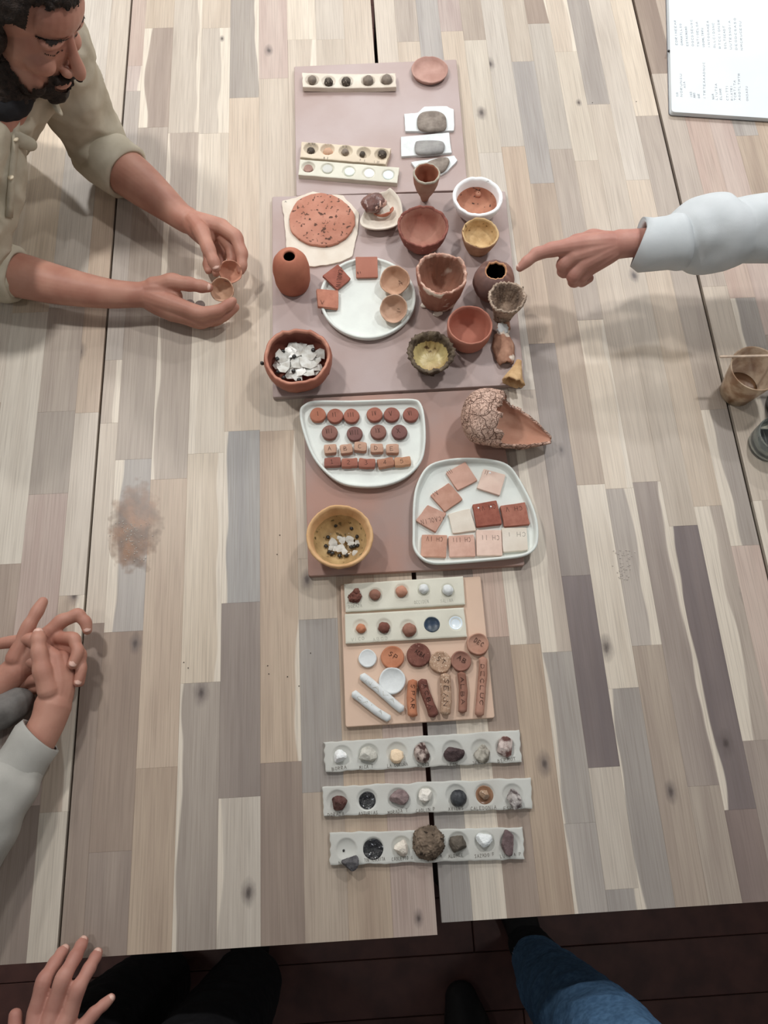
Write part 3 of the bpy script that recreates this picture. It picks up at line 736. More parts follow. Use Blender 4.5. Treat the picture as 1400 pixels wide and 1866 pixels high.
def tile(name, label, px, h, th, m, group, tilt=0, jit=.0006, r=.002, seed=0, hs=None):
    """px: four top-face corners in pixels; hs: their heights"""
    hs = hs or [h + th] * 4
    top = [P(x, y, z) for (x, y), z in zip(px, hs)]
    area2 = sum(p.x * q.y - q.x * p.y for p, q in zip(top, top[1:] + top[:1]))
    if area2 < 0: top = top[::-1]
    c = sum(top, Vector()) / 4
    nrm = (top[1] - top[0]).cross(top[3] - top[0]).normalized()
    if nrm.z < 0: nrm = -nrm
    u = (top[1] - top[0]).normalized(); w = nrm.cross(u)
    flat = [Vector(((p - c).dot(u), (p - c).dot(w), 0)) for p in top]
    v, f = prism(rounded_poly(flat, r, 3), -th, 0, .0007, jit, seed)
    wv = [c + u * p.x + w * p.y + nrm * p.z for p in v]
    base = Vector((c.x, c.y, min(p.z for p in wv)))
    o = mesh_obj(name, wv, f, m, loc=base, smooth=False)
    tag(o, label, 'tile', group)
    return o, c, u, w, nrm
GT = 'square tiles on the round plate'
t_, *_ = tile('clay_tile', 'terracotta tile resting on the far rim of the round plate', [(648, 468), (688, 467.5), (689, 505), (649, 506)], 0, .007, M_TERRA2, GT, hs=[ZB + .0255, ZB + .0255, ZB + .013, ZB + .013], seed=3)
text('VI', (651, 499), (661, 497), 8, ZB + .0165, M_INK, t_, wt=.0007)
t_, *_ = tile('clay_tile', 'darker red tile standing cornerwise on the left rim of the plate', [(588, 502), (616, 481), (640, 508), (615, 528)], 0, .007, mat('terra_dark', (168, 92, 74), (150, 80, 64)), GT, hs=[ZB + .024, ZB + .024, ZB + .014, ZB + .014], seed=4)
text("+CAOLIN", (618, 486), (612, 524), 8, ZB + .021, M_INK, t_, wt=.0008)
t_, *_ = tile('clay_tile', 'light terracotta tile on the near left rim of the plate', [(577, 526), (617, 529), (617, 562), (580, 558)], 0, .008, mat('terra_mid', (192, 120, 94), (176, 106, 82)), GT, hs=[ZB + .025, ZB + .017, ZB + .014, ZB + .022], seed=5)
text('V', (584, 553), (593, 554), 7, ZB + .0225, M_INK, t_, wt=.0006)
CUP = [(.001, 0), (.35, .0), (.62, .12), (.85, .45), (.97, .82), (1.0, .95), (.98, 1), (.93, .99), (.88, .85), (.76, .5), (.52, .24), (.25, .15), (.001, .14)]
o = pot('small_bowl', 'tan thumb bowl with scratched letters, farther one on the plate', 'bowl', (722, 506, 27.5), .025, ZB + .006, CUP, M_TANC, wr=.08, wz=.003, seed=11, tilt=(.30, -.12), group='thumb bowls on the round plate')
text('OLUE', (724, 498), (729, 522), 9, ZB + .016, M_INK, o, wt=.0006)
o = pot('small_bowl', 'tan thumb bowl marked CH I, nearer one on the plate', 'bowl', (721, 556, 26), .024, ZB + .006, CUP, mat('tan2', (202, 162, 134), (186, 144, 116), scale=40), wr=.09, wz=.003, seed=12, tilt=(.42, -.2), group='thumb bowls on the round plate')
text('CHI', (727, 550), (722, 573), 7, ZB + .017, M_INK, o, wt=.0006)

o = pot('goblet', 'grey-rimmed terracotta goblet tapering to a narrow foot', 'cup', (778, 315, 24), .075, ZB, [(.001, 0), (.26, 0), (.30, .03), (.42, .18), (.74, .42), (.94, .66), (1.0, .84), (1.04, .96), (1.0, 1.0), (.90, 1.0), (.82, .95), (.78, .75), (.6, .48), (.3, .26), (.001, .22)], [mat('goblet_out', (178, 138, 116), (152, 96, 76), scale=24), mat('goblet_in', (164, 96, 68), (140, 78, 54), scale=30), mat('goblet_rim', (178, 168, 148), (146, 138, 122), scale=60)], wr=.03, wz=.002, seed=13)
M_WHITEGL = mat('white_slip', (232, 234, 234), (222, 224, 224), scale=30, rough=.5, bump=.2, speck=(70, .72, (120, 104, 96)))
o = pot('clay_bowl', 'white-glazed bowl with reddish inside and a tiny bead', 'bowl', (871, 357, 46), .048, ZB, [(.001, 0), (.5, 0), (.62, .05), (.82, .34), (.95, .68), (1.0, .95), (.97, 1.0), (.88, 1.0), (.84, .92), (.80, .6), (.74, .38), (.6, .24), (.3, .2), (.001, .19)], [M_WHITEGL, mat('rusty_inside', (190, 128, 98), (166, 100, 74), scale=24, bump=.5, bscale=120, speck=(110, .64, (76, 54, 46))), M_WHITEGL], wr=.025, wz=.002, wf=5, seed=14, inner_from=8)
c = P(872, 352, ZB + .018)
v, f = lathe([(.001, 0), (.004, .0005), (.0068, .004), (.0066, .0078), (.004, .0112), (.0018, .012), (.0015, .011), (.0013, .006), (.001, .0045)], 24, .06, 0, seed=2, H=.012)
tag(mesh_obj('clay_bead', [p + c - Vector((0, 0, .009)) for p in v], f, M_TERRAL, loc=c - Vector((0, 0, .009))), 'tiny round terracotta bead inside the white-glazed bowl', 'bead')
o = pot('clay_bowl', 'rough red-brown bowl with crumbly speckled rim, behind the jagged pot', 'bowl', (771, 411, 47), .052, ZB, BOWL, [M_REDBR, M_REDBR_IN, M_REDBR], wr=.03, wz=.003, wf=6, seed=15, rough=.0011, inner_from=8, n=110)
o = pot('clay_bowl', 'small brown bowl with ochre yellow inside', 'bowl', (876, 424, 34.5), .048, ZB, [(.001, 0), (.52, 0), (.62, .06), (.80, .4), (.95, .75), (1.0, .96), (.97, 1), (.90, .99), (.87, .9), (.82, .62), (.7, .5), (.4, .46), (.001, .45)], [mat('brown_out', (176, 134, 100), (146, 100, 70), scale=30), mat('yellow_in', (206, 172, 118), (176, 136, 82), scale=40, bump=.5, speck=(80, .64, (120, 90, 50)))], wr=.04, wz=.003, seed=16)
M_JAG = mat('jag_out', (176, 118, 94), (150, 88, 70), scale=20, bump=.6, bscale=60, speck=(24, .58, (206, 184, 162)), bdist=.003)
o = pot('clay_pot', 'tall jagged-rimmed terracotta pot with ashy inside, centre of the board', 'pot', (806, 497, 47), .082, ZB, [(.001, 0), (.62, 0), (.70, .04), (.80, .25), (.90, .5), (.97, .8), (1.0, .95), (.98, 1.0), (.90, 1.0), (.88, .93), (.84, .7), (.72, .35), (.55, .2), (.3, .15), (.001, .14)], [M_JAG, mat('jag_in', (178, 122, 98), (128, 92, 74), scale=14, bump=.5, speck=(16, .60, (196, 186, 170))), mat('jag_rim', (208, 168, 146), (170, 112, 92), scale=80, bump=.8, bscale=80, bdist=.004)], wr=.05, wz=.006, wf=1.5, seed=17, rough=.0024, inner_from=8, n=110)
for i, (x, y, s, lb) in enumerate([(775, 556, 9, 'pale clay chip at the left foot of the jagged pot'), (799, 571, 10, 'pale clay chip at the near foot of the jagged pot')]):
    q = s * M(x, y, ZB)
    tag(lump('clay_chip', P(x, y, ZB + .003), (q, q * .7, .004), M_OFFW, seed=50 + i, facets=9, amp=.1), lb, 'chip', 'chips at the jagged pot')
M_BURNT = mat('burnt_clay', (112, 82, 76), (150, 100, 80), scale=18, bump=.4, bscale=90, contrast=(.4, .7), speck=(10, .60, (84, 62, 60)))
o = pot('round_pot', 'sooty round pot with a broken orange-edged mouth', 'pot', (904, 494, 38.5), .070, ZB, [(.001, 0), (.45, 0), (.62, .05), (.85, .22), (1.0, .48), (.98, .66), (.86, .85), (.68, .97), (.52, 1.03), (.46, 1.02), (.44, .98), (.55, .92), (.8, .75), (.88, .5), (.7, .2), (.001, .08)], [M_BURNT, mat('soot', (24, 14, 12)), mat('broken_edge', (202, 146, 100), (180, 120, 78), scale=60, bump=.6)], wr=.03, wz=.006, wf=1.8, seed=18, inner_from=9)
M_ASH = mat('ash_clay', (186, 164, 142), (150, 126, 106), scale=60, rough=.95, bump=1.0, bscale=110, bdist=.003, speck=(130, .64, (96, 80, 68)))
o = pot('crumbly_cup', 'crumbly grey-beige cone cup beside the sooty pot', 'cup', (925, 541, 33.5), .072, ZB, [(.001, 0), (.42, 0), (.46, .05), (.52, .25), (.70, .55), (.92, .82), (1.03, .95), (1.0, 1.0), (.90, .98), (.78, .88), (.60, .66), (.42, .5), (.2, .45), (.001, .46)], [M_ASH, mat('ash_in', (160, 134, 112), (106, 86, 72), scale=50, bump=1.0, bdist=.003, rough=.95), M_ASH], wr=.10, wz=.005, wf=1.5, seed=19, rough=.0032, n=120)
o = pot('clay_bowl', 'plain smooth terracotta bowl with flat wall, near the crumbly cup', 'bowl', (857, 591, 41.5), .056, ZB, [(.001, 0), (.55, 0), (.66, .04), (.86, .25), (.97, .55), (1.0, .85), (.99, .98), (.96, 1.0), (.92, .98), (.90, .85), (.86, .55), (.74, .28), (.4, .16), (.001, .12)], M_TERRA2, wr=.015, wz=.002, seed=20)
M_BARK = mat('bark_clay', (112, 96, 76), (70, 56, 44), scale=70, rough=.95, bump=1.0, bscale=90, bdist=.004)
o = pot('clay_bowl', 'small bowl with rough greenish-black rim and yellow glazed inside', 'bowl', (786, 641, 43), .045, ZB, [(.001, 0), (.52, 0), (.60, .06), (.62, .3), (.78, .55), (.96, .82), (1.02, .95), (1.0, 1.02), (.90, 1.02), (.84, .95), (.76, .65), (.60, .36), (.35, .26), (.001, .25)], [M_BARK, mat('yellow_glaze', (206, 188, 122), (150, 112, 58), scale=16, rough=.35, bump=.4, spec=.5, speck=(60, .66, (96, 68, 36))), M_BARK], wr=.04, wz=.002, wf=9, seed=21, rough=.0034, n=120, inner_from=9)
# shards at the right edge
def ragged_shard(name, label, px, zb, h, m, curve, seed, group='broken shards at the board edge'):
    a, b, w = P(px[0][0], px[0][1], zb), P(px[1][0], px[1][1], zb), px[2] * M(px[0][0], px[0][1], zb)
    c = (a + b) / 2; ax = (b - a); ln = ax.length; ax.normalize(); sd = ZA.cross(ax)
    def fn(u, v):
        e = 1 - .35 * (2 * u - 1) ** 2 + .12 * mnoise.noise(Vector((u * 4, seed, 0)))
        return ((u - .5) * ln * (1 + .08 * mnoise.noise(Vector((v * 5, seed, 4)))), (2 * v - 1) * w * e, h + curve * (1 - (2 * v - 1) ** 2) + .002 * mnoise.noise(Vector((u * 5, v * 5, seed))))
    return shell_patch(name, label, 'shard', c, ax, sd, ZA, fn, m, .004, 20, 12, group)
M_SHARD = mat('shard_brown', (184, 134, 106), (150, 100, 76), scale=40, bump=.8, bscale=80, bdist=.003, speck=(26, .60, (222, 206, 188)))
ragged_shard('pot_shard', 'small curved shard crusted with white, below the crumbly cup', [(917, 583), (918, 612), 12], ZB, .006, M_SHARD, .008, 1)
o = tag(lump('white_crust', P(916, 600, ZB + .016), (.010, .014, .005), M_CHALK, seed=61, amp=.5, fine=.25), 'white crumbly crust stuck on the small shard', 'crust')
ragged_shard('pot_shard', 'larger brown curved shard with pale ridges, beside the terracotta bowl', [(913, 612), (922, 668), 20], ZB, .006, M_SHARD, .014, 2)
c = P(940, 680, ZB + .01)
ax = (P(935, 692, ZB) - P(944, 658, ZB)).normalized()
M_HORN = mat('ochre_shard', (210, 170, 116), (188, 142, 90), scale=50, bump=.7, bscale=90, bdist=.003)
def horn(u, v):
    t = v; a = u * 2 * math.pi; r = .005 + .016 * t ** 1.3 * (1 + .18 * mnoise.noise(Vector((math.cos(a) * 2, math.sin(a) * 2, t * 2))))
    return ((t - .5) * .050 + .004 * t * mnoise.noise(Vector((math.cos(a) * 3, math.sin(a) * 3, 5))), r * math.cos(a) * 1.05, .006 + r * math.sin(a) * .8)
shell_patch('funnel_shard', 'ochre funnel-shaped broken piece at the near right board corner', 'shard', c, ax, ZA.cross(ax), ZA, horn, M_HORN, .0035, 36, 14)

# ------------------------------------------------------------------ bowls of mica flakes
POTM = [(.001, 0), (.45, 0), (.60, .05), (.84, .25), (1.0, .58), (1.03, .8), (1.0, .97), (.97, 1.0), (.90, .99), (.89, .9), (.93, .65), (.85, .4), (.7, .26), (.4, .2), (.001, .2)]
o = pot('mica_pot', 'thick uneven terracotta pot filled with silvery mica flakes', 'pot', (541, 648, 61), .062, ZB, POTM, [mat('pot_terra', (176, 104, 80), (150, 80, 60), scale=14, rough=.55, bump=.5, bscale=50, bdist=.003, speck=(14, .66, (206, 150, 124))), mat('pot_in', (150, 82, 64), (124, 62, 48), scale=16, rough=.6), mat('pot_rim', (196, 130, 104), (176, 106, 82), scale=20, rough=.6)], wr=.06, wz=.008, wf=2.5, seed=23, rough=.001, n=72, inner_from=8)
def flake(c, s, seed, m, label, group, name, tilt):
    rr = random.Random(seed); k = rr.randint(5, 8)
    pts = [Vector((math.cos(2 * math.pi * i / k + rr.uniform(-.3, .3)) * s * rr.uniform(.65, 1.1), math.sin(2 * math.pi * i / k + rr.uniform(-.3, .3)) * s * rr.uniform(.65, 1.1), 0)) for i in range(k)]
    pts = ccw(pts)
    v, f = rings_mesh([at_z(pts, -.0003), at_z([p * 1.02 for p in pts], 0), at_z([p * .97 for p in pts], .0005)])
    Rm = Matrix.Rotation(rr.uniform(-tilt, tilt), 3, 'X') @ Matrix.Rotation(rr.uniform(-tilt, tilt), 3, 'Y') @ Matrix.Rotation(rr.uniform(0, 6.28), 3, 'Z')
    return tag(mesh_obj(name, [Rm @ p + c for p in v], f, m, loc=c, smooth=False), label, 'mica flake', group)
rr = random.Random(5)
k = 0
for (x, y, s) in [(545, 638, 15), (528, 642, 12), (562, 645, 13), (512, 652, 11), (540, 660, 14), (560, 662, 14), (525, 665, 12), (576, 655, 11), (515, 672, 11), (545, 676, 13), (562, 678, 12), (530, 682, 11), (577, 668, 10), (552, 632, 10), (533, 632, 10), (520, 660, 11), (572, 676, 9), (548, 650, 11), (508, 664, 9), (583, 645, 9), (520, 646, 9), (536, 672, 10), (566, 636, 9), (556, 668, 10), (543, 688, 9), (528, 655, 10)]:
    h = ZB + .026 + rr.uniform(0, .010)
    flake(P(x, y, h), s * 1.25 * M(x, y, h), 100 + k, M_MICA, 'silvery white mica flake heaped in the thick terracotta pot', 'mica flakes in the terracotta pot', 'mica_flake', .4); k += 1
for (x, y) in [(536, 650), (535, 676), (505, 654), (517, 688), (571, 638), (506, 678), (545, 692), (516, 640)]:
    h = ZB + .036
    tag(lump('black_grain', P(x, y, h), (.0042, .0042, .0036), M_BLACKB, seed=k, amp=.3, sub=2), 'black shiny grain among the flakes in the terracotta pot', 'grain', 'black grains in the terracotta pot'); k += 1
tag(lump('black_grain', P(478, 662, ZB + .032), (.004, .004, .005), M_BLACKB, seed=k, amp=.3, sub=2), 'black grain stuck on the outer left wall of the terracotta pot', 'grain')
GB_ = [(.001, 0), (.42, 0), (.55, .05), (.78, .32), (.93, .64), (1.0, .92), (.985, 1.0), (.93, 1.0), (.88, .93), (.80, .6), (.66, .32), (.46, .18), (.2, .13), (.001, .13)]
o = pot('clay_bowl', 'wide ochre-yellow bowl with a few mica flakes, near the letter trays', 'bowl', (619, 976, 61), .055, ZB, GB_, [M_OCHRE, M_OCHRE_IN, M_OCHRE], wr=.02, wz=.002, seed=25, rough=.001, n=72, inner_from=8)
for (x, y, s) in [(608, 990, 9), (624, 985, 8), (636, 982, 9), (640, 990, 8), (621, 999, 9), (612, 1000, 7), (651, 989, 8), (628, 1005, 8), (647, 1008, 7), (618, 980, 6), (603, 998, 6)]:
    h = ZB + .013 + rr.uniform(0, .003)
    flake(P(x, y, h), s * M(x, y, h), 100 + k, M_MICA, 'pale mica flake lying in the wide ochre bowl', 'mica flakes in the ochre bowl', 'mica_flake', .2); k += 1
for (x, y) in [(598, 979), (594, 995), (600, 1006), (606, 1008), (619, 1013), (632, 1012), (645, 996), (652, 994), (651, 978), (640, 997), (641, 963), (612, 958)]:
    h = ZB + .014
    tag(lump('black_grain', P(x, y, h), (.0035, .0035, .003), M_BLACKB, seed=k, amp=.4, sub=2), 'small black grain lying in the wide ochre bowl', 'grain', 'black grains in the ochre bowl'); k += 1

# ------------------------------------------------------------------ white letter trays
def tray(name, label, px, zb, h, m, wall=.005, flo=.005, seed=0, group='white trays of marked samples'):
    pts = [P(x, y, zb + h) for x, y in px]; o_ = ccw(catmull(pts, 4)); c = base_center(pts, T + zb)
    wv = lambda L, z, a: [Vector((p.x, p.y, T + zb + z + a * mnoise.noise(Vector((p.x * 40, p.y * 40, seed))))) for p in L]
    rings = [wv(inset(o_, .005), 0, 0), wv(inset(o_, .0015), h * .35, 0), wv(o_, h * .85, .0004), wv(inset(o_, .0008), h * .97, .0006), wv(inset(o_, wall * .5), h, .0008), wv(inset(o_, wall * .95), h * .95, .0006), wv(inset(o_, wall * 1.25), h * .55, 0), wv(inset(o_, wall * 1.7), flo + .0012, 0), wv(inset(o_, wall * 2.4), flo, 0), wv([c.lerp(p, .3) for p in o_], flo, 0)]
    v, f = rings_mesh(rings)
    return tag(mesh_obj(name, v, f, m, loc=c), label, 'tray', group)
tray('clay_tray', 'white D-shaped tray with brown numbered buttons and cubes', [(553, 737), (574, 729), (640, 729), (700, 727), (752, 726), (768, 735), (775, 764), (776, 808), (767, 843), (738, 871), (694, 886), (646, 886), (613, 876), (582, 849), (563, 818), (549, 775), (546, 748)], ZB, .017, M_WHITE, seed=1)
tray('clay_tray', 'white arched tray with square marked tiles', [(752, 970), (753, 916), (760, 880), (779, 849), (810, 837), (853, 833), (896, 836), (925, 845), (944, 866), (968, 911), (980, 947), (982, 980), (976, 1000), (955, 1013), (904, 1020), (819, 1027), (784, 1026), (764, 1015), (753, 997)], ZB, .017, M_WHITE, seed=2)
ZT = ZB + .005
SHADES = [((186, 112, 84), (172, 98, 72)), ((166, 98, 78), (150, 84, 68)), ((150, 88, 74), (134, 76, 64)), ((142, 94, 82), (126, 80, 70)), ((128, 84, 78), (112, 72, 68))]
MB_ = [mat('button_clay', a, b, scale=40, bump=.25) for a, b in SHADES]
GBt = 'round buttons with roman numerals'
for i, (n, x, y, m) in enumerate([('I', 579.6, 755, MB_[0]), ('II', 610.6, 757, MB_[1]), ('III', 640.5, 757, MB_[1]), ('IV', 683, 754.5, MB_[1]), ('V', 714, 754.5, MB_[2]), ('VI', 749, 754.5, MB_[2]), ('VII', 601, 787, MB_[3]), ('VIII', 646.7, 789.5, MB_[4]), ('IX', 689.5, 786, MB_[3]), ('X', 728, 786, MB_[4])]):
    d = disc('clay_button', x, y, 14.8, ZT, .010, m, 'round brown clay button marked with roman numeral ' + n, 'clay button', GBt, wr=.05, seed=i)
    w = 4.5 * len(n) + (3 if len(n) == 1 else 0)
    text(n, (x - w / 2 + (2 if n == 'I' else 0), y + 3), (x + w / 2 + (2 if n == 'I' else 0), y + 2), 9, ZT + .0098, M_INK, d, wt=.0012, seed=i)
def block(name, label, x, y, wx, wy, zb, th, m, group, seed, rot=0.0, r=.004, cat='clay block'):
    c = P(x, y, zb + th); a = wx * .5 * M(x, y, zb + th); b = wy * .5 * M(x, y, zb + th) * 1.08
    R = Matrix.Rotation(rot, 3, 'Z')
    q = [c + R @ Vector((sx * a, sy * b, 0)) for sx, sy in ((-1, -1), (1, -1), (1, 1), (-1, 1))]
    v, f = prism(rounded_poly(q, r, 3), T + zb, T + zb + th, .0016, .0012, seed)
    return tag(autosmooth(mesh_obj(name, v, f, m, loc=Vector((c.x, c.y, T + zb))), 30), label, cat, group)
M_CUBE = mat('cube_clay', (192, 148, 122), (174, 128, 104), scale=40, bump=.4)
for i, (n, x, y, rt) in enumerate([('A', 602, 817, .02), ('B', 631, 817, .12), ('C', 657, 813, -.1), ('D', 687, 816, 0), ('E', 715.5, 817, 0)]):
    d = block('clay_cube', 'small tan clay cube marked with the letter ' + n, x, y, 23, 17, ZT, .012, M_CUBE, 'cubes with letters', i, rt)
    text(n, (x - 4, y + 4), (x + 4.5, y + 3.5), 8, ZT + .0118, M_INK, d, wt=.001, seed=i)
for i, (n, x, y, m, rt) in enumerate([('1', 606, 841, MB_[2], 0), ('2', 637, 842, MB_[1], 0), ('3', 669, 843, MB_[1], -.1), ('4', 703, 842, mat('block4', (176, 118, 90), (158, 100, 76), scale=60, bump=.6), .15), ('5', 734, 840, mat('block5', (190, 136, 100), (174, 118, 84), scale=60, bump=.6), .05)]):
    d = block('clay_block', 'brown oblong clay block marked with number ' + {'1': 'one', '2': 'two', '3': 'three', '4': 'four', '5': 'five'}[n], x, y, 30, 16, ZT, .011, m, 'blocks with numbers', i + 9, rt, .003)
    text(n, (x - 4, y + 4), (x + 4.5, y + 3.5), 8, ZT + .0108, M_INK, d, wt=.001, seed=i)
TC = lambda L: [(750 + x / 5.833, 830 + y / 5.833) for x, y in L]
GTi = 'square tiles in the arched tray'
M_BRICK = mat('brick_tile', (160, 86, 68), (144, 74, 58), scale=90, bump=.5)
M_BRICK2 = mat('brick_tile2', (172, 104, 84), (158, 90, 72), scale=90, bump=.5)
for i, (lb, c4, m, th, tx, p0, p1) in enumerate([
    ('pinkish-brown tile marked III, topmost of the leaning fan in the arched tray', [(367, 180), (573, 65), (703, 262), (490, 372)], M_PINKC, .006, 'III', (398, 205), (450, 175)),
    ('pale pink tile marked II, far right in the arched tray', [(770, 140), (1003, 205), (940, 425), (697, 345)], M_PALEP, .006, 'II', (775, 200), (815, 212)),
    ('brown tile marked IV, middle of the leaning fan in the arched tray', [(200, 420), (400, 290), (548, 462), (355, 596)], mat('tile_iv', (192, 140, 118), (180, 126, 104)), .006, 'IV', (245, 440), (300, 405)),
    ('brown tile marked CAOLIN set cornerwise, left in the arched tray', [(43, 690), (172, 525), (375, 615), (258, 812)], mat('tile_ca', (196, 148, 128), (184, 134, 114)), .007, '+CAOLIN', (345, 640), (85, 690)),
    ('blank off-white tile in the middle of the arched tray', [(390, 620), (620, 560), (690, 795), (440, 830)], M_OFFW, .005, '', (0, 0), (1, 1)),
    ('brick-red rounded tile marked CH VI in the arched tray', [(650, 520), (905, 475), (965, 725), (695, 755)], M_BRICK, .009, 'CH VI', (885, 515), (690, 550)),
    ('brick-red tile marked CH V, right side of the arched tray', [(945, 535), (1210, 495), (1260, 730), (990, 755)], M_BRICK2, .008, 'CH V', (1170, 535), (985, 555)),
    ('brown tile marked CH IV, left end of the front row', [(110, 840), (382, 845), (370, 1082), (100, 1072)], mat('tile_iv2', (200, 146, 122), (188, 132, 108)), .007, 'CH IV', (330, 870), (150, 860)),
    ('pinkish tile marked CH III, second in the front row', [(392, 855), (665, 840), (685, 1068), (405, 1078)], mat('tile_iii', (210, 164, 144), (198, 148, 128)), .007, 'CH III', (625, 870), (420, 875)),
    ('pale pink tile marked CH II, third in the front row', [(690, 790), (955, 790), (970, 1060), (695, 1062)], mat('tile_ii', (222, 190, 172), (212, 178, 160)), .008, 'CH II', (930, 850), (725, 850)),
    ('white tile marked CH I, right end of the front row', [(960, 770), (1225, 765), (1240, 1005), (975, 1025)], M_OFFW, .008, 'CH I', (1210, 815), (1000, 815))]):
    t_, c_, u_, w_, n_ = tile('clay_tile', lb, TC(c4), ZT, th, m, GTi, jit=.0009, seed=i + 3)
    if tx:
        (x0, y0), (x1, y1) = TC([p0, p1])
        ink = M_INK if 'CH I,' not in lb else M_INKL
        text(tx, (x0, y0), (x1, y1), 8.5, ZT + th - .0001, M_INKP if ' CH I,' in lb else M_INK, t_, wt=.0007, seed=i)
    if tx == 'CH VI':
        for q, (sx, sy) in enumerate(TC([(712, 557), (845, 543)])):
            lump('glaze_dot', P(sx, sy, ZT + th), (.0016, .0016, .0006), M_GLOSSW, seed=q, amp=0, sub=2, parent=t_)
    if tx == 'II':
        sx, sy = TC([(835, 183)])[0]
        lump('glaze_dot', P(sx, sy, ZT + th), (.0022, .002, .0007), M_GLOSSW, seed=3, amp=0, sub=2, parent=t_)

# ------------------------------------------------------------------ big broken gourd-like shell
M_SHELLC = mat('cracked_clay', (204, 166, 146), (186, 142, 120), scale=16, rough=.9, bump=1.0, bscale=70, bdist=.004)
def add_cracks(m, scale, col, width=0.05, depth=0.004):
    nt = m.node_tree; N = nt.nodes; L = nt.links; b = N['Principled BSDF']
    tc = N.new('ShaderNodeTexCoord'); nz = N.new('ShaderNodeTexNoise'); nz.inputs['Scale'].default_value = scale * .8
    L.new(tc.outputs['Object'], nz.inputs['Vector'])
    mxv = N.new('ShaderNodeMix'); mxv.data_type = 'VECTOR'; mxv.inputs['Factor'].default_value = 0.03
    L.new(tc.outputs['Object'], mxv.inputs['A']); L.new(nz.outputs['Color'], mxv.inputs['B'])
    vo = N.new('ShaderNodeTexVoronoi'); vo.feature = 'DISTANCE_TO_EDGE'; vo.inputs['Scale'].default_value = scale
    L.new(mxv.outputs['Result'], vo.inputs['Vector'])
    r = N.new('ShaderNodeMapRange'); r.inputs[1].default_value = 0.0; r.inputs[2].default_value = width; r.inputs[3].default_value = 0; r.inputs[4].default_value = 1
    L.new(vo.outputs['Distance'], r.inputs[0])
    old = b.inputs['Base Color'].links[0].from_socket
    mx = N.new('ShaderNodeMix'); mx.data_type = 'RGBA'; mx.inputs['A'].default_value = lin(col) + (1,)
    L.new(old, mx.inputs['B']); L.new(r.outputs[0], mx.inputs['Factor']); L.new(mx.outputs['Result'], b.inputs['Base Color'])
    bp = N.new('ShaderNodeBump'); bp.inputs['Strength'].default_value = 1.0; bp.inputs['Distance'].default_value = depth
    L.new(r.outputs[0], bp.inputs['Height'])
    if b.inputs['Normal'].links: L.new(b.inputs['Normal'].links[0].from_socket, bp.inputs['Normal'])
    L.new(bp.outputs['Normal'], b.inputs['Normal'])
    return m
add_cracks(M_SHELLC, 40, (140, 102, 86), .03, .003); add_cracks(M_SHELLC, 120, (160, 120, 102), .06, .0015)
M_SHELLIN = mat('cracked_inside', (192, 140, 114), (176, 120, 94), scale=14, rough=.85, bump=.3)
def cracked_vessel():
    nu, nv = 72, 40
    org = P(885, 763, ZB + .041)
    tip = P(1003, 806, .012)
    ax = (tip - org); ax.normalize(); sd = ZA.cross(ax).normalized(); up = ax.cross(sd)
    L = (tip - org).length
    outer, inner, keep = [], [], []
    def pt(u, v, k):
        a = u * 2 * math.pi; t = -1 + 2 * v        # along the axis -1..1
        s = -.0469 + v * (L + .0469)
        w = math.sin(min(1, (v * 1.25 + .02)) * math.pi * .5) if v < .5 else 1.0
        r = .054 * math.sqrt(max(0, 1 - ((s - .0) / .047) ** 2)) if s < 0 else .054 * (1 - .86 * (s / L) ** 1.9)
        r = max(.0015, r)
        nz = 1 + .09 * mnoise.noise(Vector((math.cos(a) * 2, math.sin(a) * 2, s * 30)))
        cr = .0022 * abs(mnoise.noise(Vector((math.cos(a) * 5, math.sin(a) * 5, s * 75)))) * (1 if k == 1 else .2)
        rr2 = r * nz * (1 if k else 1) + (cr if k else -.005)
        rr2 = max(rr2, .0008)
        return org + ax * s + sd * (rr2 * math.cos(a)) + up * (rr2 * math.sin(a) * .72)
    for j in range(nv + 1):
        for i in range(nu):
            outer.append(pt(i / nu, j / nv, 1)); inner.append(pt(i / nu, j / nv, 0))
    def open_(i, j):
        u = (i + .5) / nu; v = (j + .5) / nv
        s = -.0469 + v * (L + .0469)
        d = abs(u - .22); d = min(d, 1 - d)     # opening faces up and a little to the far side
        e = .022 * mnoise.noise(Vector((u * 17, v * 11, 2)))
        lim = (s - .010) / L * .75 + e * 3
        return s > .008 + e and d < min(.245, .10 + lim) + e
    vs = outer + inner; n0 = len(outer); fs = []; mi = []
    for j in range(nv):
        for i in range(nu):
            if open_(i, j): continue
            k = (i + 1) % nu
            a, b, c, d = j * nu + i, j * nu + k, (j + 1) * nu + k, (j + 1) * nu + i
            fs.append((a, b, c, d)); mi.append(0)
            fs.append((n0 + d, n0 + c, n0 + b, n0 + a)); mi.append(1)
            for (ii, jj, e) in ((i - 1, j, (d, a)), (i + 1, j, (b, c)), (i, j - 1, (a, b)), (i, j + 1, (c, d))):
                if jj < 0 or jj >= nv or open_(ii % nu, jj):
                    p, q = e; fs.append((q, p, n0 + p, n0 + q)); mi.append(0)
    lo = min(p.z for p in vs)
    dz = max(0.0, T + ZB + .0003 - lo)
    vs = [p + Vector((0, 0, dz)) for p in vs]
    c = Vector((org.x, org.y, T + ZB))
    o = mesh_obj('broken_vessel', vs, fs, [M_SHELLC, M_SHELLIN], loc=c, midx=mi)
    return tag(o, 'large cracked pinkish clay vessel broken open, lying on its side', 'vessel')
cracked_vessel()

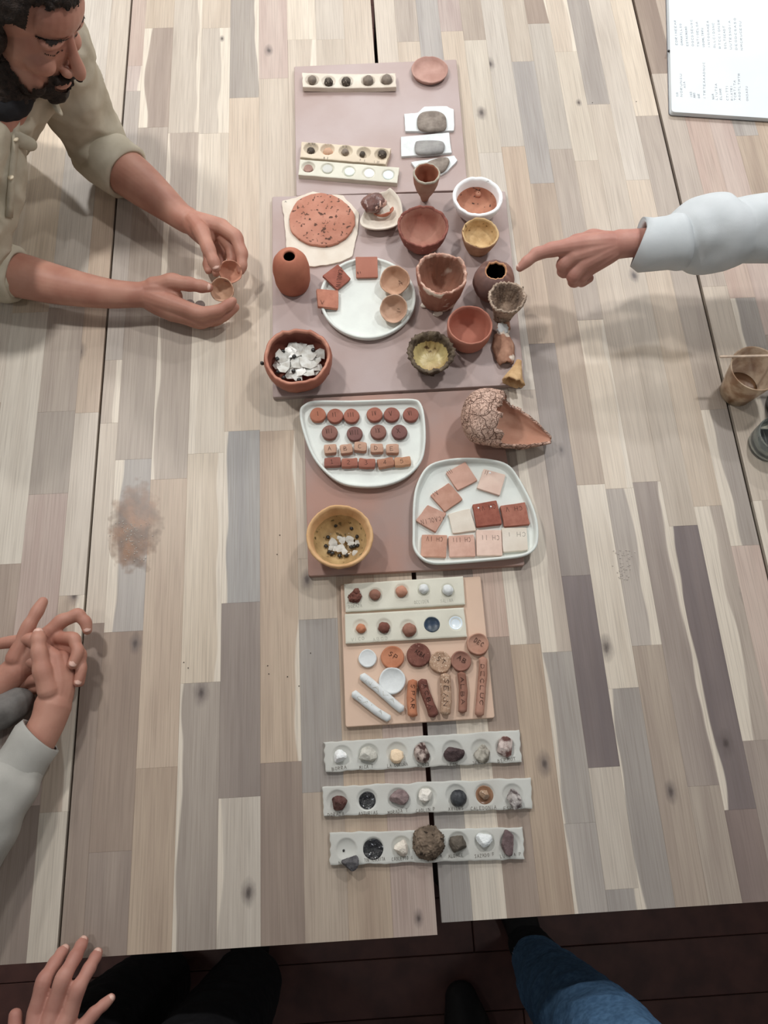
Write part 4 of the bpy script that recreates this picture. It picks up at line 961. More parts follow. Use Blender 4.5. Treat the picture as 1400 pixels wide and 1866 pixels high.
# ------------------------------------------------------------------ samples on the beige tile
Z4 = .009
SC = lambda x, y: (620 + x / 5.833, 1045 + y / 5.833)
w1 = [SC(165, 245) + (10,), SC(375, 225) + (13,), SC(655, 185) + (13.5,), SC(890, 170) + (12.5,), SC(1145, 175) + (12.5,)]
s1 = strip('sample_strip', 'ivory strip with brown nuggets and white balls, upper on the beige tile', 'strip', [(627, 1064), (844, 1050), (848, 1101), (630, 1115)], Z4, .008, w1, M_IVORY, GS, ragged=.0003, seed=11, depth=.45)
w2 = [SC(215, 565) + (14,), SC(467, 560) + (14.5,), SC(720, 575) + (15,), SC(975, 540) + (14,), SC(1230, 525) + (14,)]
s2 = strip('sample_strip', 'ivory strip with a dark blue glaze spot, lower on the beige tile', 'strip', [(628.6, 1119), (845.5, 1107), (851.5, 1160), (630, 1172.5)], Z4, .008, w2, M_IVORY, GS, ragged=.0003, seed=12, depth=.45)
for i, (s, a, b, q) in enumerate([(s1, (90, 370), (240, 355), 'DORADA'), (s1, (790, 325), (950, 310), 'OCCIDEN'), (s1, (1070, 310), (1210, 300), 'SALINA'), (s2, (120, 720), (270, 705), 'VICO'), (s2, (350, 720), (520, 700), 'ABOO'), ]):
    text(q, SC(*a), SC(*b), 6, Z4 + .008, M_INKL, s, wt=.0006, seed=i)
for i, (x, y, r, m, lb, fl) in enumerate([(152, 258, 10, M_DARKBR, 'spiky red-brown nugget, left end of the upper ivory strip', .8), (372, 225, 10, M_BROWN, 'round brown ball, second in the upper ivory strip', .9), (653, 190, 10.5, M_TERRAL, 'creased light brown ball, middle of the upper ivory strip', .9), (890, 165, 9, M_CHALK, 'white ball marked with a cross, in the upper ivory strip', .9), (1145, 178, 10, M_CHALK, 'white round ball, right end of the upper ivory strip', .85), (222, 585, 9, M_ORANGE, 'small orange ball, left end of the lower ivory strip', .9), (467, 575, 10.5, M_DARKBR, 'dark brown ball, second in the lower ivory strip', .95), (735, 600, 12.5, M_BROWN, 'largest cracked brown ball, middle of the lower ivory strip', .8)]):
    px, py = SC(x, y); h = Z4 + .008; q = r * M(px, py, h)
    tag(lump('clay_ball', P(px, py, h + q * .25), (q, q, q * fl), m, seed=70 + i, amp=.12 if i else .5, fine=.04 if i else .3, sub=4), lb, 'clay ball', 'balls in the ivory strips')
px, py = SC(172, 193); q = 6 * M(px, py, .017)
tag(lump('clay_ball', P(px, py, Z4 + .012), (q, q, q * .8), M_DARKBR, seed=90, amp=.3, fine=.2), 'smaller knob beside the spiky red-brown nugget', 'clay ball', 'balls in the ivory strips')
px, py = SC(975, 540)
disc('glaze_spot', px, py, 14.5, Z4 + .0045, .005, M_BLUEG, 'dark blue crusty glaze spot in the lower ivory strip', 'glaze', seed=4, wr=.08, dish=.003)
px, py = SC(1230, 525)
disc('glaze_spot', px, py, 13, Z4 + .0042, .003, M_PALEBLUE, 'pale blue glaze pool, right end of the lower ivory strip', 'glaze', seed=5, wr=.02, dish=.0022)
SD = lambda x, y: (620 + x / 5, 1150 + y / 5)
for i, (x, y, r, m, tx, lb, th, dish) in enumerate([
    (250, 245, 16.5, M_CHALK, '', 'smaller white chalky clay disc on the beige tile', .006, .002), (478, 235, 21, M_ORANGE, 'SP', 'orange-brown clay disc on the beige tile', .008, .002),
    (717, 215, 22, M_DARKBR, 'ACBA', 'dark red-brown clay disc on the beige tile', .008, .001), (915, 280, 20, M_SANDY, 'ST', 'sandy speckled clay disc on the beige tile', .008, .001),
    (1105, 270, 19, mat('disc_brown', (158, 108, 90), (138, 88, 72), scale=30), 'AB', 'brown dished clay disc above the lettered stick', .010, .004), (1258, 115, 20.5, mat('disc_tan', (188, 138, 114), (160, 108, 86), scale=24), 'DEC', 'dished tan clay disc, topmost right on the beige tile', .012, .005),
    (475, 450, 24.5, M_CHALK, '', 'larger white chalky dished disc overlapping the white stick', .009, .005)]):
    px, py = SD(x, y)
    d = disc('clay_disc', px, py, r, Z4, th, m, lb, 'clay disc', 'clay discs on the beige tile', wr=.06, seed=30 + i, dish=dish)
    if tx: text(tx, (px - 8, py - 4), (px + 9, py + 7), 8, Z4 + th - dish * .75, M_INK, d, wt=.0007, seed=i, zup=.0006)
def stick(label, a, b, r, m, tx, seed, flat=.85):
    (x0, y0), (x1, y1) = SD(*a), SD(*b)
    rm = r * M(x0, y0, Z4); p, q = P(x0, y0, Z4 + rm * .8), P(x1, y1, Z4 + rm * .8)
    ax = (q - p); ln = ax.length; ax.normalize(); sd = ZA.cross(ax)
    rings = []; n = 18
    for i in range(25):
        t = i / 24; e = min(t, 1 - t) * ln
        k = math.sqrt(max(0.02, 1 - max(0, 1 - e / (rm * .55)) ** 2))
        bend = sd * (.0016 * math.sin(t * 4 + seed))
        rings.append([p + ax * (t * ln) + bend + (sd * math.cos(g) + ZA * math.sin(g) * flat) * rm * k * (1 + .10 * mnoise.noise(Vector((math.cos(g) * 1.5, math.sin(g) * 1.5, t * 6 + seed)))) for g in [2 * math.pi * j / n for j in range(n)]])
    v, f = rings_mesh(rings)
    lo = min(u.z for u in v); v = [u - Vector((0, 0, lo - (T + Z4))) for u in v]
    o = mesh_obj('clay_stick', v, f, m, loc=Vector(((p.x + q.x) / 2, (p.y + q.y) / 2, T + Z4)))
    tag(o, label, 'clay stick', 'clay sticks on the beige tile'); fix_normals(o)
    if tx:
        zt = max(u.z for u in v)
        o0 = p + ax * (ln * .15) - sd * rm * .35; o0.z = zt
        vv, ff = strokes(tx, Vector((o0.x, o0.y, zt - .0003)), ax, sd, ln * .7 / len(tx), rm * .75, .0008, seed=seed, zup=.0002, rise=.001)
        mesh_obj('lettering', vv, ff, M_INK if m is not M_CHALK else M_INKL, parent=o, smooth=False)
    return o
stick('longer white chalky stick, its middle under the larger white disc', (180, 405), (585, 720), 7.5, M_CHALK, 'NAVA', 1)
stick('shorter white chalky stick, nearest the left board corner', (105, 565), (460, 805), 7, M_CHALK, 'CALA', 2)
stick('short orange clay stick lying upright on the beige tile', (662, 440), (655, 785), 8.8, M_ORANGE, 'SPAR', 3)
stick('dark red-brown lettered stick leaning against the orange one', (748, 435), (848, 790), 8.8, M_DARKBR, 'ACBA', 4)
stick('sandy speckled lettered stick under the sandy disc', (968, 385), (950, 770), 10, M_SANDY, 'SEAN', 5)
stick('brown lettered stick below the brown dished disc', (1106, 370), (1118, 750), 7.8, M_BROWN, 'ALBA', 6)
stick('longest light brown lettered stick, rightmost on the beige tile', (1296, 230), (1278, 785), 8, mat('stick_tan', (180, 128, 106), (164, 112, 90)), 'DECLUC', 7)

# ------------------------------------------------------------------ mineral strips at the near end
S8 = lambda x, y: (570 + x / 3.3333, 1310 + y / 3.3333)
GM = 'white strips of mineral samples at the near end'
ST = []
for lb, cs, ws, sd_ in [('white clay strip with seven wells, farthest of the mineral strips, BORRA first', [(65, 142), (1255, 66), (1272, 262), (80, 322)], [(178, 225), (340, 215), (512, 205), (680, 203), (850, 195), (1025, 188), (1172, 178)], 21),
                        ('white clay strip with rust-stained wells, middle of the mineral strips', [(60, 412), (1325, 356), (1335, 545), (67, 592)], [(148, 497), (330, 490), (518, 485), (690, 475), (870, 462), (1045, 460), (1215, 460)], 22),
                        ('white clay strip with the largest crusty rock, nearest mineral strip', [(102, 692), (1275, 656), (1288, 852), (108, 888)], [(205, 792), (368, 785), (540, 778), (705, 755), (885, 752), (1045, 748), (1200, 752)], 23)]:
    ST.append(strip('mineral_strip', lb, 'strip', [S8(*c) for c in cs], 0, .008, [S8(*w) + (19,) for w in ws], M_GREYW, GM, ragged=.0022, seed=sd_, depth=.62, nu=220, nv=36))
ZS = .008
for s, L in zip(ST, [[('BORRA', 118, 322, 212, 308), ('MICA T', 285, 312, 372, 302), ('LA CORUÑA', 455, 302, 582, 290), ('BURGO', 640, 300, 712, 290), ('LEON', 820, 298, 886, 290), ('JEREZ', 972, 288, 1060, 276), ('BERMUT', 1126, 272, 1240, 256)],
                     [('DORADA', 92, 600, 196, 592), ('ASTURIAS', 280, 592, 400, 584), ('MORADA T', 458, 586, 582, 570), ('CAOLIN P', 630, 576, 748, 562), ('AVILES', 826, 564, 922, 556), ('CALEDONIA', 962, 562, 1122, 552), ('ESPATO', 1162, 562, 1280, 548)],
                     [('N', 160, 892, 180, 890), ('TONTALBERITA', 315, 876, 442, 866), ('CAOLETTO G', 482, 870, 612, 858), ('REDONDA M', 662, 860, 790, 850), ('ALDAKE', 826, 852, 920, 842), ('SAZADO F', 986, 852, 1110, 838), ('LUTITA P', 1142, 852, 1272, 836)]]):
    for i, (q, x0, y0, x1, y1) in enumerate(L):
        a, b = S8(x0, y0), S8(x1, y1)
        text(q, (a[0], a[1] - 2), (b[0], b[1] - 2), 5.6, ZS, M_INKP, s, wt=.0006, seed=i)
def mm(n, a, b, **k): return mat(n, a, b, **k)
R_ = []
C7 = lambda ox, oy, x, y: (ox + x / 7, oy + y / 7)
rocks = [
 (C7(580, 1325, 280, 375), (12, 11), .011, mm('borax', (240, 244, 244), (226, 232, 232), scale=90), 10, 'white powdery nugget in the BORRA well'),
 (C7(580, 1325, 630, 360), (15, 14), .012, mm('mica_t', (206, 204, 192), (172, 170, 158), scale=60), 9, 'greyish layered white stone in the MICA T well'),
 (C7(580, 1325, 1010, 360), (13, 13.5), .012, mm('sandstone', (230, 204, 168), (212, 180, 142), scale=40), 11, 'cream sandy stone in the LA CORUÑA well'),
 (C7(580, 1325, 1325, 330), (13, 17), .012, mm('breccia', (178, 160, 150), (74, 50, 46), scale=110, contrast=(.42, .58)), 8, 'mottled maroon and white crystal rock in the fourth far well'),
 (C7(770, 1320, 405, 375), (17, 14), .014, mm('dark_purple', (92, 74, 74), (66, 50, 52), scale=80, bump=.7), 10, 'dark purple-brown rock in the LEON well'),
 (C7(770, 1320, 765, 370), (14, 15), .011, mm('grey_slate', (178, 172, 158), (110, 104, 92), scale=70, contrast=(.4, .6)), 8, 'pale grey splintered stone in the sixth far well'),
 (C7(770, 1320, 1050, 290), (17, 17), .013, mm('pink_quartz', (202, 184, 176), (104, 66, 60), scale=60, contrast=(.45, .62)), 10, 'pinkish quartz with maroon patches, right end of the far strip'),
 (C7(580, 1410, 265, 360), (15, 13), .013, mm('red_gran', (112, 78, 72), (82, 42, 38), scale=90, bump=.8), 9, 'dark reddish granular rock in the DORADA well'),
 (C7(580, 1410, 1035, 310), (16, 14), .012, mm('mauve_gran', (146, 124, 122), (112, 92, 92), scale=100, bump=.8), 9, 'mauve granular rock in the MORADA T well'),
 (C7(580, 1410, 1370, 290), (12, 14), .013, mm('white_cryst', (232, 228, 218), (196, 190, 178), scale=60), 12, 'white crystalline stone in the fourth middle well'),
 (C7(780, 1410, 390, 310), (13.5, 13), .012, mm('blue_black', (76, 80, 84), (42, 44, 48), scale=90, rough=.4, bump=.8), 0, 'blue-black rounded pebble in the AVILES well'),
 (C7(780, 1410, 720, 260), (9, 9), .008, mm('amber_glass', (176, 142, 112), (142, 104, 74), scale=30, rough=.15, spec=.6, coat=.5), 10, 'brown glassy nugget in the rust-stained well'),
 (C7(780, 1410, 1100, 330), (15, 19), .012, mm('silver_schist', (176, 168, 164), (82, 68, 68), scale=120, rough=.35, spec=.5, contrast=(.42, .6)), 10, 'glittering grey schist, right end of the middle strip'),
 (C7(590, 1495, 345, 540), (15.5, 13), .010, mm('dark_schist', (98, 96, 98), (70, 68, 72), scale=140, bump=.8), 8, 'dark grey slab chip hanging over the near strip edge'),
 (C7(590, 1495, 995, 345), (15.5, 13.5), .012, mm('white_split', (232, 224, 208), (196, 182, 166), scale=40), 9, 'split whitish stone in the third near well'),
 (C7(770, 1495, 465, 285), (15.5, 17), .015, mm('olive_rock', (110, 100, 88), (84, 76, 66), scale=70, bump=.6), 9, 'olive-grey rock in the ALDAKE well'),
 (C7(770, 1495, 785, 245), (14, 12.5), .011, mm('white_hex', (226, 232, 234), (210, 216, 218), scale=40), 8, 'white angular block in the sixth near well'),
 (C7(770, 1495, 1080, 290), (14, 20), .014, mm('mauve_rock', (124, 102, 102), (98, 78, 80), scale=70, bump=.6), 9, 'pointed mauve-brown rock, right end of the near strip')]
for i, ((x, y), (rx, ry), rz, m, fc, lb) in enumerate(rocks):
    q = M(x, y, .012); zc = .0045 + rz * .55 if i != 13 else .0175
    o = lump('mineral_rock', P(x, y, zc), (rx * q * 1.12, ry * q * 1.12, rz), m, seed=200 + i, facets=fc + 3 if fc else 0, amp=.06, fine=.05, sub=4, freq=1.8, cuts=(.55, .88))
    tag(o, lb, 'rock', 'mineral rocks in the near strips')
x, y = C7(590, 1495, 1345, 270)[0], C7(590, 1495, 1345, 270)[1]
x, y = 781, 1535
M_CRUST = mat('brown_crust', (136, 116, 96), (92, 76, 62), scale=60, rough=.95, bump=1.0, bscale=90, bdist=.005, speck=(110, .64, (54, 44, 36)))
q = M(x, y, .02)
tag(lump('crusty_rock', P(x, y, .012), (28.5 * q, 29 * q, .016), M_CRUST, seed=301, amp=.10, fine=.16, freq=2.2, sub=5), 'largest round brown crusty rock on the nearest strip', 'rock')
disc('black_glass', *C7(580, 1410, 625, 340), 15.5, .0035, .004, M_BLACKG, 'black glittery melt in the ASTURIAS well', 'glaze', seed=8, wr=.06, dish=.0015)
disc('glass_ring', *C7(780, 1410, 722, 270), 17, .0035, .003, mat('rust_glaze', (150, 106, 74), (126, 84, 56), scale=30, rough=.25, spec=.5), 'rusty brown glaze pool in the CALEDONIA well', 'glaze', seed=9, wr=.04, dish=.0015)
disc('black_glass', *C7(590, 1495, 632, 368), 18.5, .0038, .005, M_BLACKG, 'sparkling black crystals filling the second near well', 'glaze', seed=10, wr=.05, dish=.0015)
tag(lump('crumb', P(626.5, 1550, .0045), (.0018, .002, .0012), M_BLACKB, seed=5, amp=.3, sub=2), 'tiny black crumb in the empty first well of the near strip', 'crumb')

# ================================================================== people
M_SKIN = mat('skin', (184, 126, 104), (168, 106, 86), scale=18, rough=0.5, bump=0.12, bscale=500, spec=0.35, sss=0.12, bdist=0.0006)
M_SKINR = mat('skin_rosy', (188, 128, 110), (172, 108, 92), scale=22, rough=0.5, bump=0.12, bscale=500, spec=0.35, sss=0.12, bdist=0.0006)
M_NAIL = mat('fingernail', (214, 168, 150), (206, 158, 140), scale=40, rough=0.3, bump=0, spec=0.45)
M_HAIR = mat('dark_hair', (48, 36, 30), (28, 21, 18), scale=160, rough=0.6, bump=0.9, bscale=420, bdist=0.002)
M_SHIRT = mat('khaki_shirt', (180, 170, 148), (168, 157, 134), scale=30, rough=0.9, bump=0.2, bscale=900, spec=0.15, bdist=0.0006)
M_UNDER = mat('black_undershirt', (40, 40, 44), rough=0.95)
M_SWEATW = mat('white_sweatshirt', (190, 196, 199), (182, 189, 192), scale=20, rough=0.95, bump=0.25, bscale=700, spec=0.1)
M_SWEATG = mat('pale_grey_sweatshirt', (162, 160, 153), (152, 150, 143), scale=20, rough=0.95, bump=0.25, bscale=700, spec=0.1)
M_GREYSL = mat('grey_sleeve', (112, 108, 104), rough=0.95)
M_JEANS = mat('blue_denim', (66, 104, 142), (50, 84, 120), scale=120, rough=0.9, bump=0.3, bscale=900, spec=0.15)
M_BLACKCL = mat('black_cloth', (26, 26, 30), (18, 18, 22), scale=60, rough=0.95)
M_SHOE = mat('black_shoe', (24, 22, 24), rough=0.6)
M_BUTTON = mat('shirt_button', (206, 190, 160), rough=0.4, bump=0)

class MB:
    def __init__(s): s.v, s.f = [], []
    def add(s, v, f):
        k = len(s.v); s.v += [Vector(p) for p in v]; s.f += [tuple(i + k for i in q) for q in f]
    def tube(s, pts, rad, n=16, sub=5, flat=None):
        """round limb through pts with radii rad, domed ends; flat=(axis, ratio) squashes it along an axis"""
        P4 = catmull([Vector((p[0], p[1], p[2], )) for p in pts], sub, False)
        R4 = [v.x for v in catmull([Vector((r, 0, 0)) for r in rad], sub, False)]
        t0 = (P4[1] - P4[0]).normalized(); t1 = (P4[-1] - P4[-2]).normalized()
        path = [(P4[0] - t0 * R4[0] * a, R4[0] * math.sqrt(max(.0, 1 - a * a))) for a in (.99, .9, .7, .4)] + list(zip(P4, R4)) + [(P4[-1] + t1 * R4[-1] * a, R4[-1] * math.sqrt(max(0, 1 - a * a))) for a in (.4, .7, .9, .99)]
        up = Vector((0, 0, 1)) if abs(t0.z) < .9 else Vector((1, 0, 0))
        rings = []
        for i, (p, r) in enumerate(path):
            a = path[max(i - 1, 0)][0]; b = path[min(i + 1, len(path) - 1)][0]
            t = (b - a).normalized(); sd = t.cross(up).normalized(); u2 = sd.cross(t)
            up = u2
            ring = []
            for j in range(n):
                g = 2 * math.pi * j / n; d = (sd * math.cos(g) + u2 * math.sin(g)) * r
                if flat: d = d - flat[0] * d.dot(flat[0]) * (1 - flat[1])
                ring.append(p + d)
            rings.append(ring)
        s.add(*rings_mesh(rings))
    def px(s, L, **k):
        """limb traced as (pixel x, pixel y, height cm above the table, radius px)"""
        k.setdefault('n', 30)
        s.tube([P(x, y, h / 100) for x, y, h, r in L], [r * M(x, y, h / 100) for x, y, h, r in L], **k)
    def finger(s, L):
        out = []
        for i, p in enumerate(L):
            k = 1.07 if 0 < i < len(L) - 1 else 1.0
            out.append((p[0], p[1], p[2], p[3] * k))
            if i < len(L) - 2:
                q = L[i + 1]; out.append(((p[0] + q[0]) / 2, (p[1] + q[1]) / 2, (p[2] + q[2]) / 2 + .05, (p[3] + q[3]) / 2 * .95))
        s.px(out, n=14, sub=4)
    def ball(s, c, r, mtx=None, seg=20):
        bm = bmesh.new(); bmesh.ops.create_uvsphere(bm, u_segments=seg, v_segments=seg // 2 + 2, radius=1)
        r = r if isinstance(r, (tuple, list)) else (r, r, r)
        vs = [Vector((v.co.x * r[0], v.co.y * r[1], v.co.z * r[2])) for v in bm.verts]
        if mtx is not None: vs = [mtx @ q for q in vs]
        s.add([q + Vector(c) for q in vs], [tuple(v.index for v in f.verts) for f in bm.faces]); bm.free()
def fuse(mb, voxel, it=6):
    me = bpy.data.meshes.new('tmp'); me.from_pydata([tuple(v) for v in mb.v], [], mb.f); me.update()
    o = bpy.data.objects.new('tmp', me); COL.objects.link(o)
    r = o.modifiers.new('r', 'REMESH'); r.mode = 'VOXEL'; r.voxel_size = voxel
    if it:
        q = o.modifiers.new('s', 'SMOOTH'); q.factor = .5; q.iterations = it
    dg = bpy.context.evaluated_depsgraph_get(); ev = o.evaluated_get(dg); m2 = ev.to_mesh()
    v = [q.co.copy() for q in m2.vertices]; f = [tuple(p.vertices) for p in m2.polygons]; n = [q.normal.copy() for q in m2.vertices]
    ev.to_mesh_clear(); bpy.data.objects.remove(o); bpy.data.meshes.remove(me)
    return v, f, n
def folds(v, n, amp, sc, seed=0, soft_=False):
    out = []
    for p, q in zip(v, n):
        s = p * sc + Vector((seed, 0, 0))
        d = mnoise.noise(s) * 1.4 + .25 * mnoise.noise(s * 2.1) if soft_ else 1 - abs(mnoise.noise(s)) * 2 + .3 * mnoise.noise(s * 2.3)
        out.append(p + q * amp * d)
    return out
def nail(parent, tip, prev, rpx, up, w=.66, l=.85, back=-.15):
    """nail on the up side of a fingertip traced in pixels"""
    a = P(tip[0], tip[1], tip[2] / 100); b = P(prev[0], prev[1], prev[2] / 100); r = tip[3] * M(tip[0], tip[1], tip[2] / 100)
    d = (a - b).normalized(); u = (up - d * up.dot(d)).normalized(); s = d.cross(u)
    vs, fs = [], []
    for j in range(7):
        for i in range(7):
            x, y = (i / 6 * 2 - 1), (j / 6 * 2 - 1)
            k = 1 / max(1e-6, max(abs(x), abs(y)) / max(1e-6, math.hypot(x, y))) if (x or y) else 1
            x, y = x / (k ** .8), y / (k ** .8)
            hh = math.cos(x * .85) * r * 1.02 - .08 * r * max(0, y)
            vs.append(a + s * (x * w * r * 1.15) + d * (y * l * r * .8 + r * back) + u * hh)
    for j in range(6):
        for i in range(6):
            q = j * 7 + i; fs.append((q, q + 1, q + 8, q + 7))
    k = len(vs); vs += [p - u * r * .25 for p in vs]
    fs += [tuple(k + i for i in reversed(q)) for q in fs[:]]
    br = list(range(7)) + [j * 7 + 6 for j in range(1, 7)] + [42 + i for i in range(5, -1, -1)] + [j * 7 for j in range(5, 0, -1)]
    for i in range(len(br)): fs.append((br[(i + 1) % len(br)], br[i], k + br[i], k + br[(i + 1) % len(br)]))
    return fix_normals(mesh_obj('fingernail', vs, fs, M_NAIL, parent=parent))
def cam_dir(x, y): return -ray(x, y).normalized()
def loft(rings): 
    return rings_mesh(rings, False, False)
def cuff(name, L, m, parent, th=.003, n=40, wave=.05, seed=0, lip=True):
    """open sleeve end traced in pixels: an outer and an inner wall"""
    pts = [P(x, y, h / 100) for x, y, h, r in L]; rad = [r * M(x, y, h / 100) for x, y, h, r in L]
    rings = []
    up = Vector((0, 0, 1))
    for k, (p, r) in enumerate(zip(pts, rad)):
        t = (pts[min(k + 1, len(pts) - 1)] - pts[max(k - 1, 0)]).normalized(); sd = t.cross(up).normalized(); u2 = sd.cross(t)
        rings.append([p + (sd * math.cos(g) + u2 * math.sin(g)) * r * (1 + wave * mnoise.noise(Vector((math.cos(g) * 1.3 + seed, math.sin(g) * 1.3, k * .5)))) for g in [2 * math.pi * j / n for j in range(n)]])
    inner = [[p.lerp(c, th / max(r, th * 2)) for p in ring] for ring, c, r in zip(rings, pts, rad)]
    allr = rings + inner[::-1]
    v, f = rings_mesh(allr + [allr[0]], False, False)
    return fix_normals(mesh_obj(name, v, f, m, parent=parent))

# ------------------------------------------------------------------ the bearded person at the left
HF = Vector((.823, -.414, -.389)).normalized()
HU = Vector((.444, .040, .895)); HU = (HU - HF * HU.dot(HF)).normalized()
HL = HU.cross(HF)
HC_ = Vector((-.514, 1.254, T + .42))
HM = Matrix((HF, HL, HU)).transposed()
def hp(x, y, z): return HC_ + HM @ Vector((x, y, z))
mb = MB()
def hb(x, y, z, rx, ry, rz, rot=None):
    mb.ball(hp(x, y, z), (rx, ry, rz), HM @ rot if rot else HM, 24)
hb(-.012, 0, .040, .098, .077, .088)
hb(.030, 0, -.020, .060, .064, .080)
hb(.030, 0, -.062, .056, .058, .050)
hb(.058, 0, -.088, .034, .038, .028); hb(.078, 0, -.104, .017, .022, .016)
hb(.058, 0, .045, .040, .058, .045)
for s in (-1, 1):
    hb(.072, s * .030, .014, .018, .030, .011); hb(.060, s * .042, -.030, .030, .022, .022)
    hb(.070, s * .033, -.008, .0135, .016, .0115)
    hb(.096, s * .0125, -.046, .011, .0085, .0085)
    hb(.040, s * .045, -.075, .035, .016, .030)
mb.tube([hp(.083, 0, .012), hp(.096, 0, -.015), hp(.110, 0, -.036), hp(.113, 0, -.044)], [.009, .0095, .0115, .0105])
hb(.086, 0, -.066, .016, .026, .0075); hb(.087, 0, -.079, .013, .022, .0075)
mb.tube([hp(.090, 0, -.055), hp(.092, 0, -.062)], [.009, .009])
for s in (-1, 1): hb(-.008, s * .079, -.012, .018, .008, .031)
neck0 = hp(-.02, 0, -.05); SHM = Vector((-.600, 1.180, T + .285))
mb.tube([neck0, neck0.lerp(SHM, .5), SHM - Vector((0, 0, .01))], [.056, .056, .050])
LSH = Vector((-.525, 1.325, T + .285)); RSH = Vector((-.685, 1.03, T + .28))
LEL, REL = P(178, 268, .062), P(-22, 492, .062)
mb.tube([RSH, SHM + Vector((-.05, .01, -.05)), LSH], [.035, .045, .035])
mb.tube([LSH, LSH.lerp(LEL, .5), LEL], [.045, .042, .040]); mb.tube([RSH, RSH.lerp(REL, .5), REL], [.045, .042, .040])
LF = [(178, 268, 6.2, 38), (215, 302, 6.6, 41), (258, 336, 6.8, 38), (300, 370, 6.8, 30), (328, 393, 6.8, 24.5), (343, 402, 6.8, 24)]
mb.px(LF)
W = (346, 402, 6.8, 20)
lh = {'thumb': [(352, 402, 8, 16), (368, 424, 9, 15), (381, 456, 9.4, 12.5), (390, 478, 9.0, 11), (394, 488, 8.6, 9)],
      'index': [(404, 413, 7.6, 15), (430, 432, 7.6, 12.5), (441, 462, 6.8, 11), (441, 485, 6.0, 9.5), (439, 493, 5.6, 8)],
      'middle': [(402, 424, 6.0, 14), (421, 450, 5.0, 11.5), (424, 474, 4.3, 10), (417, 492, 4.3, 8.5)],
      'ring': [(392, 436, 4.6, 13), (404, 462, 3.4, 10.5), (402, 482, 3.0, 9.5), (394, 497, 3.2, 8)],
      'little': [(376, 442, 3.4, 12), (380, 466, 2.5, 9.5), (378, 482, 2.3, 8.5), (380, 493, 2.6, 7.2)]}
for k, L in lh.items():
    mb.finger(L)
    if k != 'thumb': mb.px([W, ((W[0] + L[0][0]) / 2, (W[1] + L[0][1]) / 2, (W[2] + L[0][2]) / 2 + .3, 18), L[0]], n=14)
mb.px([(345, 403, 7, 18), (362, 420, 7.5, 19), (378, 432, 6.5, 15)], n=14)
RF = [(-22, 492, 6.2, 40), (40, 503, 6.4, 40), (110, 520, 6.2, 35), (190, 534, 5.6, 27.5), (240, 537, 5.2, 23.5), (262, 537, 5.2, 23)]
mb.px(RF)
W = (264, 537, 5.2, 20)
rh = {'thumb': [(280, 522, 6.2, 18), (314, 514, 7.2, 16), (346, 518, 7.6, 13), (368, 522, 7.4, 11.5), (380, 524, 7.2, 9)],
      'index': [(322, 556, 5.8, 16), (366, 571, 5.8, 13), (398, 566, 5.8, 11), (416, 555, 5.9, 9.8), (424, 549, 6, 8.2)],
      'middle': [(320, 568, 4.2, 16), (372, 584, 3.8, 12.5), (406, 576, 3.8, 10.8), (428, 560, 4.2, 8.8)],
      'ring': [(312, 572, 2.9, 14), (364, 588, 2.5, 11.5), (396, 583, 2.4, 10), (418, 570, 2.8, 8.2)],
      'little': [(300, 566, 2.0, 12), (345, 580, 1.6, 10), (374, 578, 1.5, 8.5), (392, 572, 1.7, 7.2)]}
for k, L in rh.items():
    mb.finger(L)
    if k != 'thumb': mb.px([W, ((W[0] + L[0][0]) / 2, (W[1] + L[0][1]) / 2, (W[2] + L[0][2]) / 2, 20), L[0]], n=14)
mb.px([(264, 532, 5.5, 20), (292, 530, 5.8, 21), (316, 540, 5.2, 17)], n=14)
v, f, n = fuse(mb, .0019, 6)
body_loc = Vector((-1.0, 1.34, T - .40))
man = mesh_obj('person', v, f, M_SKIN, loc=body_loc)
tag(man, 'bearded dark-haired person in khaki shirt holding two small clay bowls', 'person')
for L, up in ((lh['thumb'], None), (rh['thumb'], None)):
    nail(man, L[-1], L[-2], 0, cam_dir(L[-1][0], L[-1][1]) * .9 + Vector((0, 0, .3)))
# hair, beard and brows grow from the head surface
def grow(name, test, off, sc, m, jag=.35):
    idx = {}; vs, fs = [], []
    loc = [HM.transposed() @ (p - HC_) for p in v]
    w = {}
    for i, p in enumerate(loc):
        if math.hypot(p.x / 1.1, p.y, p.z) < .142 and abs(p.y) < .095:
            t = test(p, mnoise.noise(v[i] * 90) * .006 + mnoise.noise(v[i] * 260) * .004)
            if t > 0: w[i] = t
    for q in f:
        if all(i in w for i in q):
            for i in q:
                if i not in idx:
                    idx[i] = len(vs); t = min(1, w[i])
                    vs.append(v[i] + n[i] * (off * t ** .5 * (1 + jag * mnoise.noise(v[i] * sc)) + .0003))
            fs.append(tuple(idx[i] for i in q))
    return mesh_obj(name, vs, fs, m, parent=man)
def hair_t(p, e):
    hl = .052 + .5 * max(0, -p.x) * -1.2 + e          # hair line: high on the forehead, low at the back
    front = p.x > .02
    lim = (.072 + e - .25 * max(0, abs(p.y) - .035)) if p.x > .045 else (.030 + e if p.x > .018 else -.055 + e)
    if p.z < lim or p.z < -.08: return 0
    return min(1, (p.z - lim) / .012 + .05)
grow('hair', hair_t, .013, 60, M_HAIR)
def beard_t(p, e):
    if p.z > -.030 or p.z < -.122 or p.x < .0: return 0
    if p.x > .062:
        d = math.hypot((p.y) / .030, (p.z + .073) / .0085)      # lips stay bare
        if d < 1 and p.x > .085: return 0
        if p.z > -.053 + e * .5: return 0
        if abs(p.y) > .034 and p.z > -.070: return 0
    elif p.z > -.082 + (.062 - p.x) * .70 + e: return 0
    elif p.x < .012 and p.z < -.075: return 0
    return min(1, .25 + max(0, -.05 - p.z) / .03)
grow('beard', beard_t, .0045, 120, M_HAIR, .5)
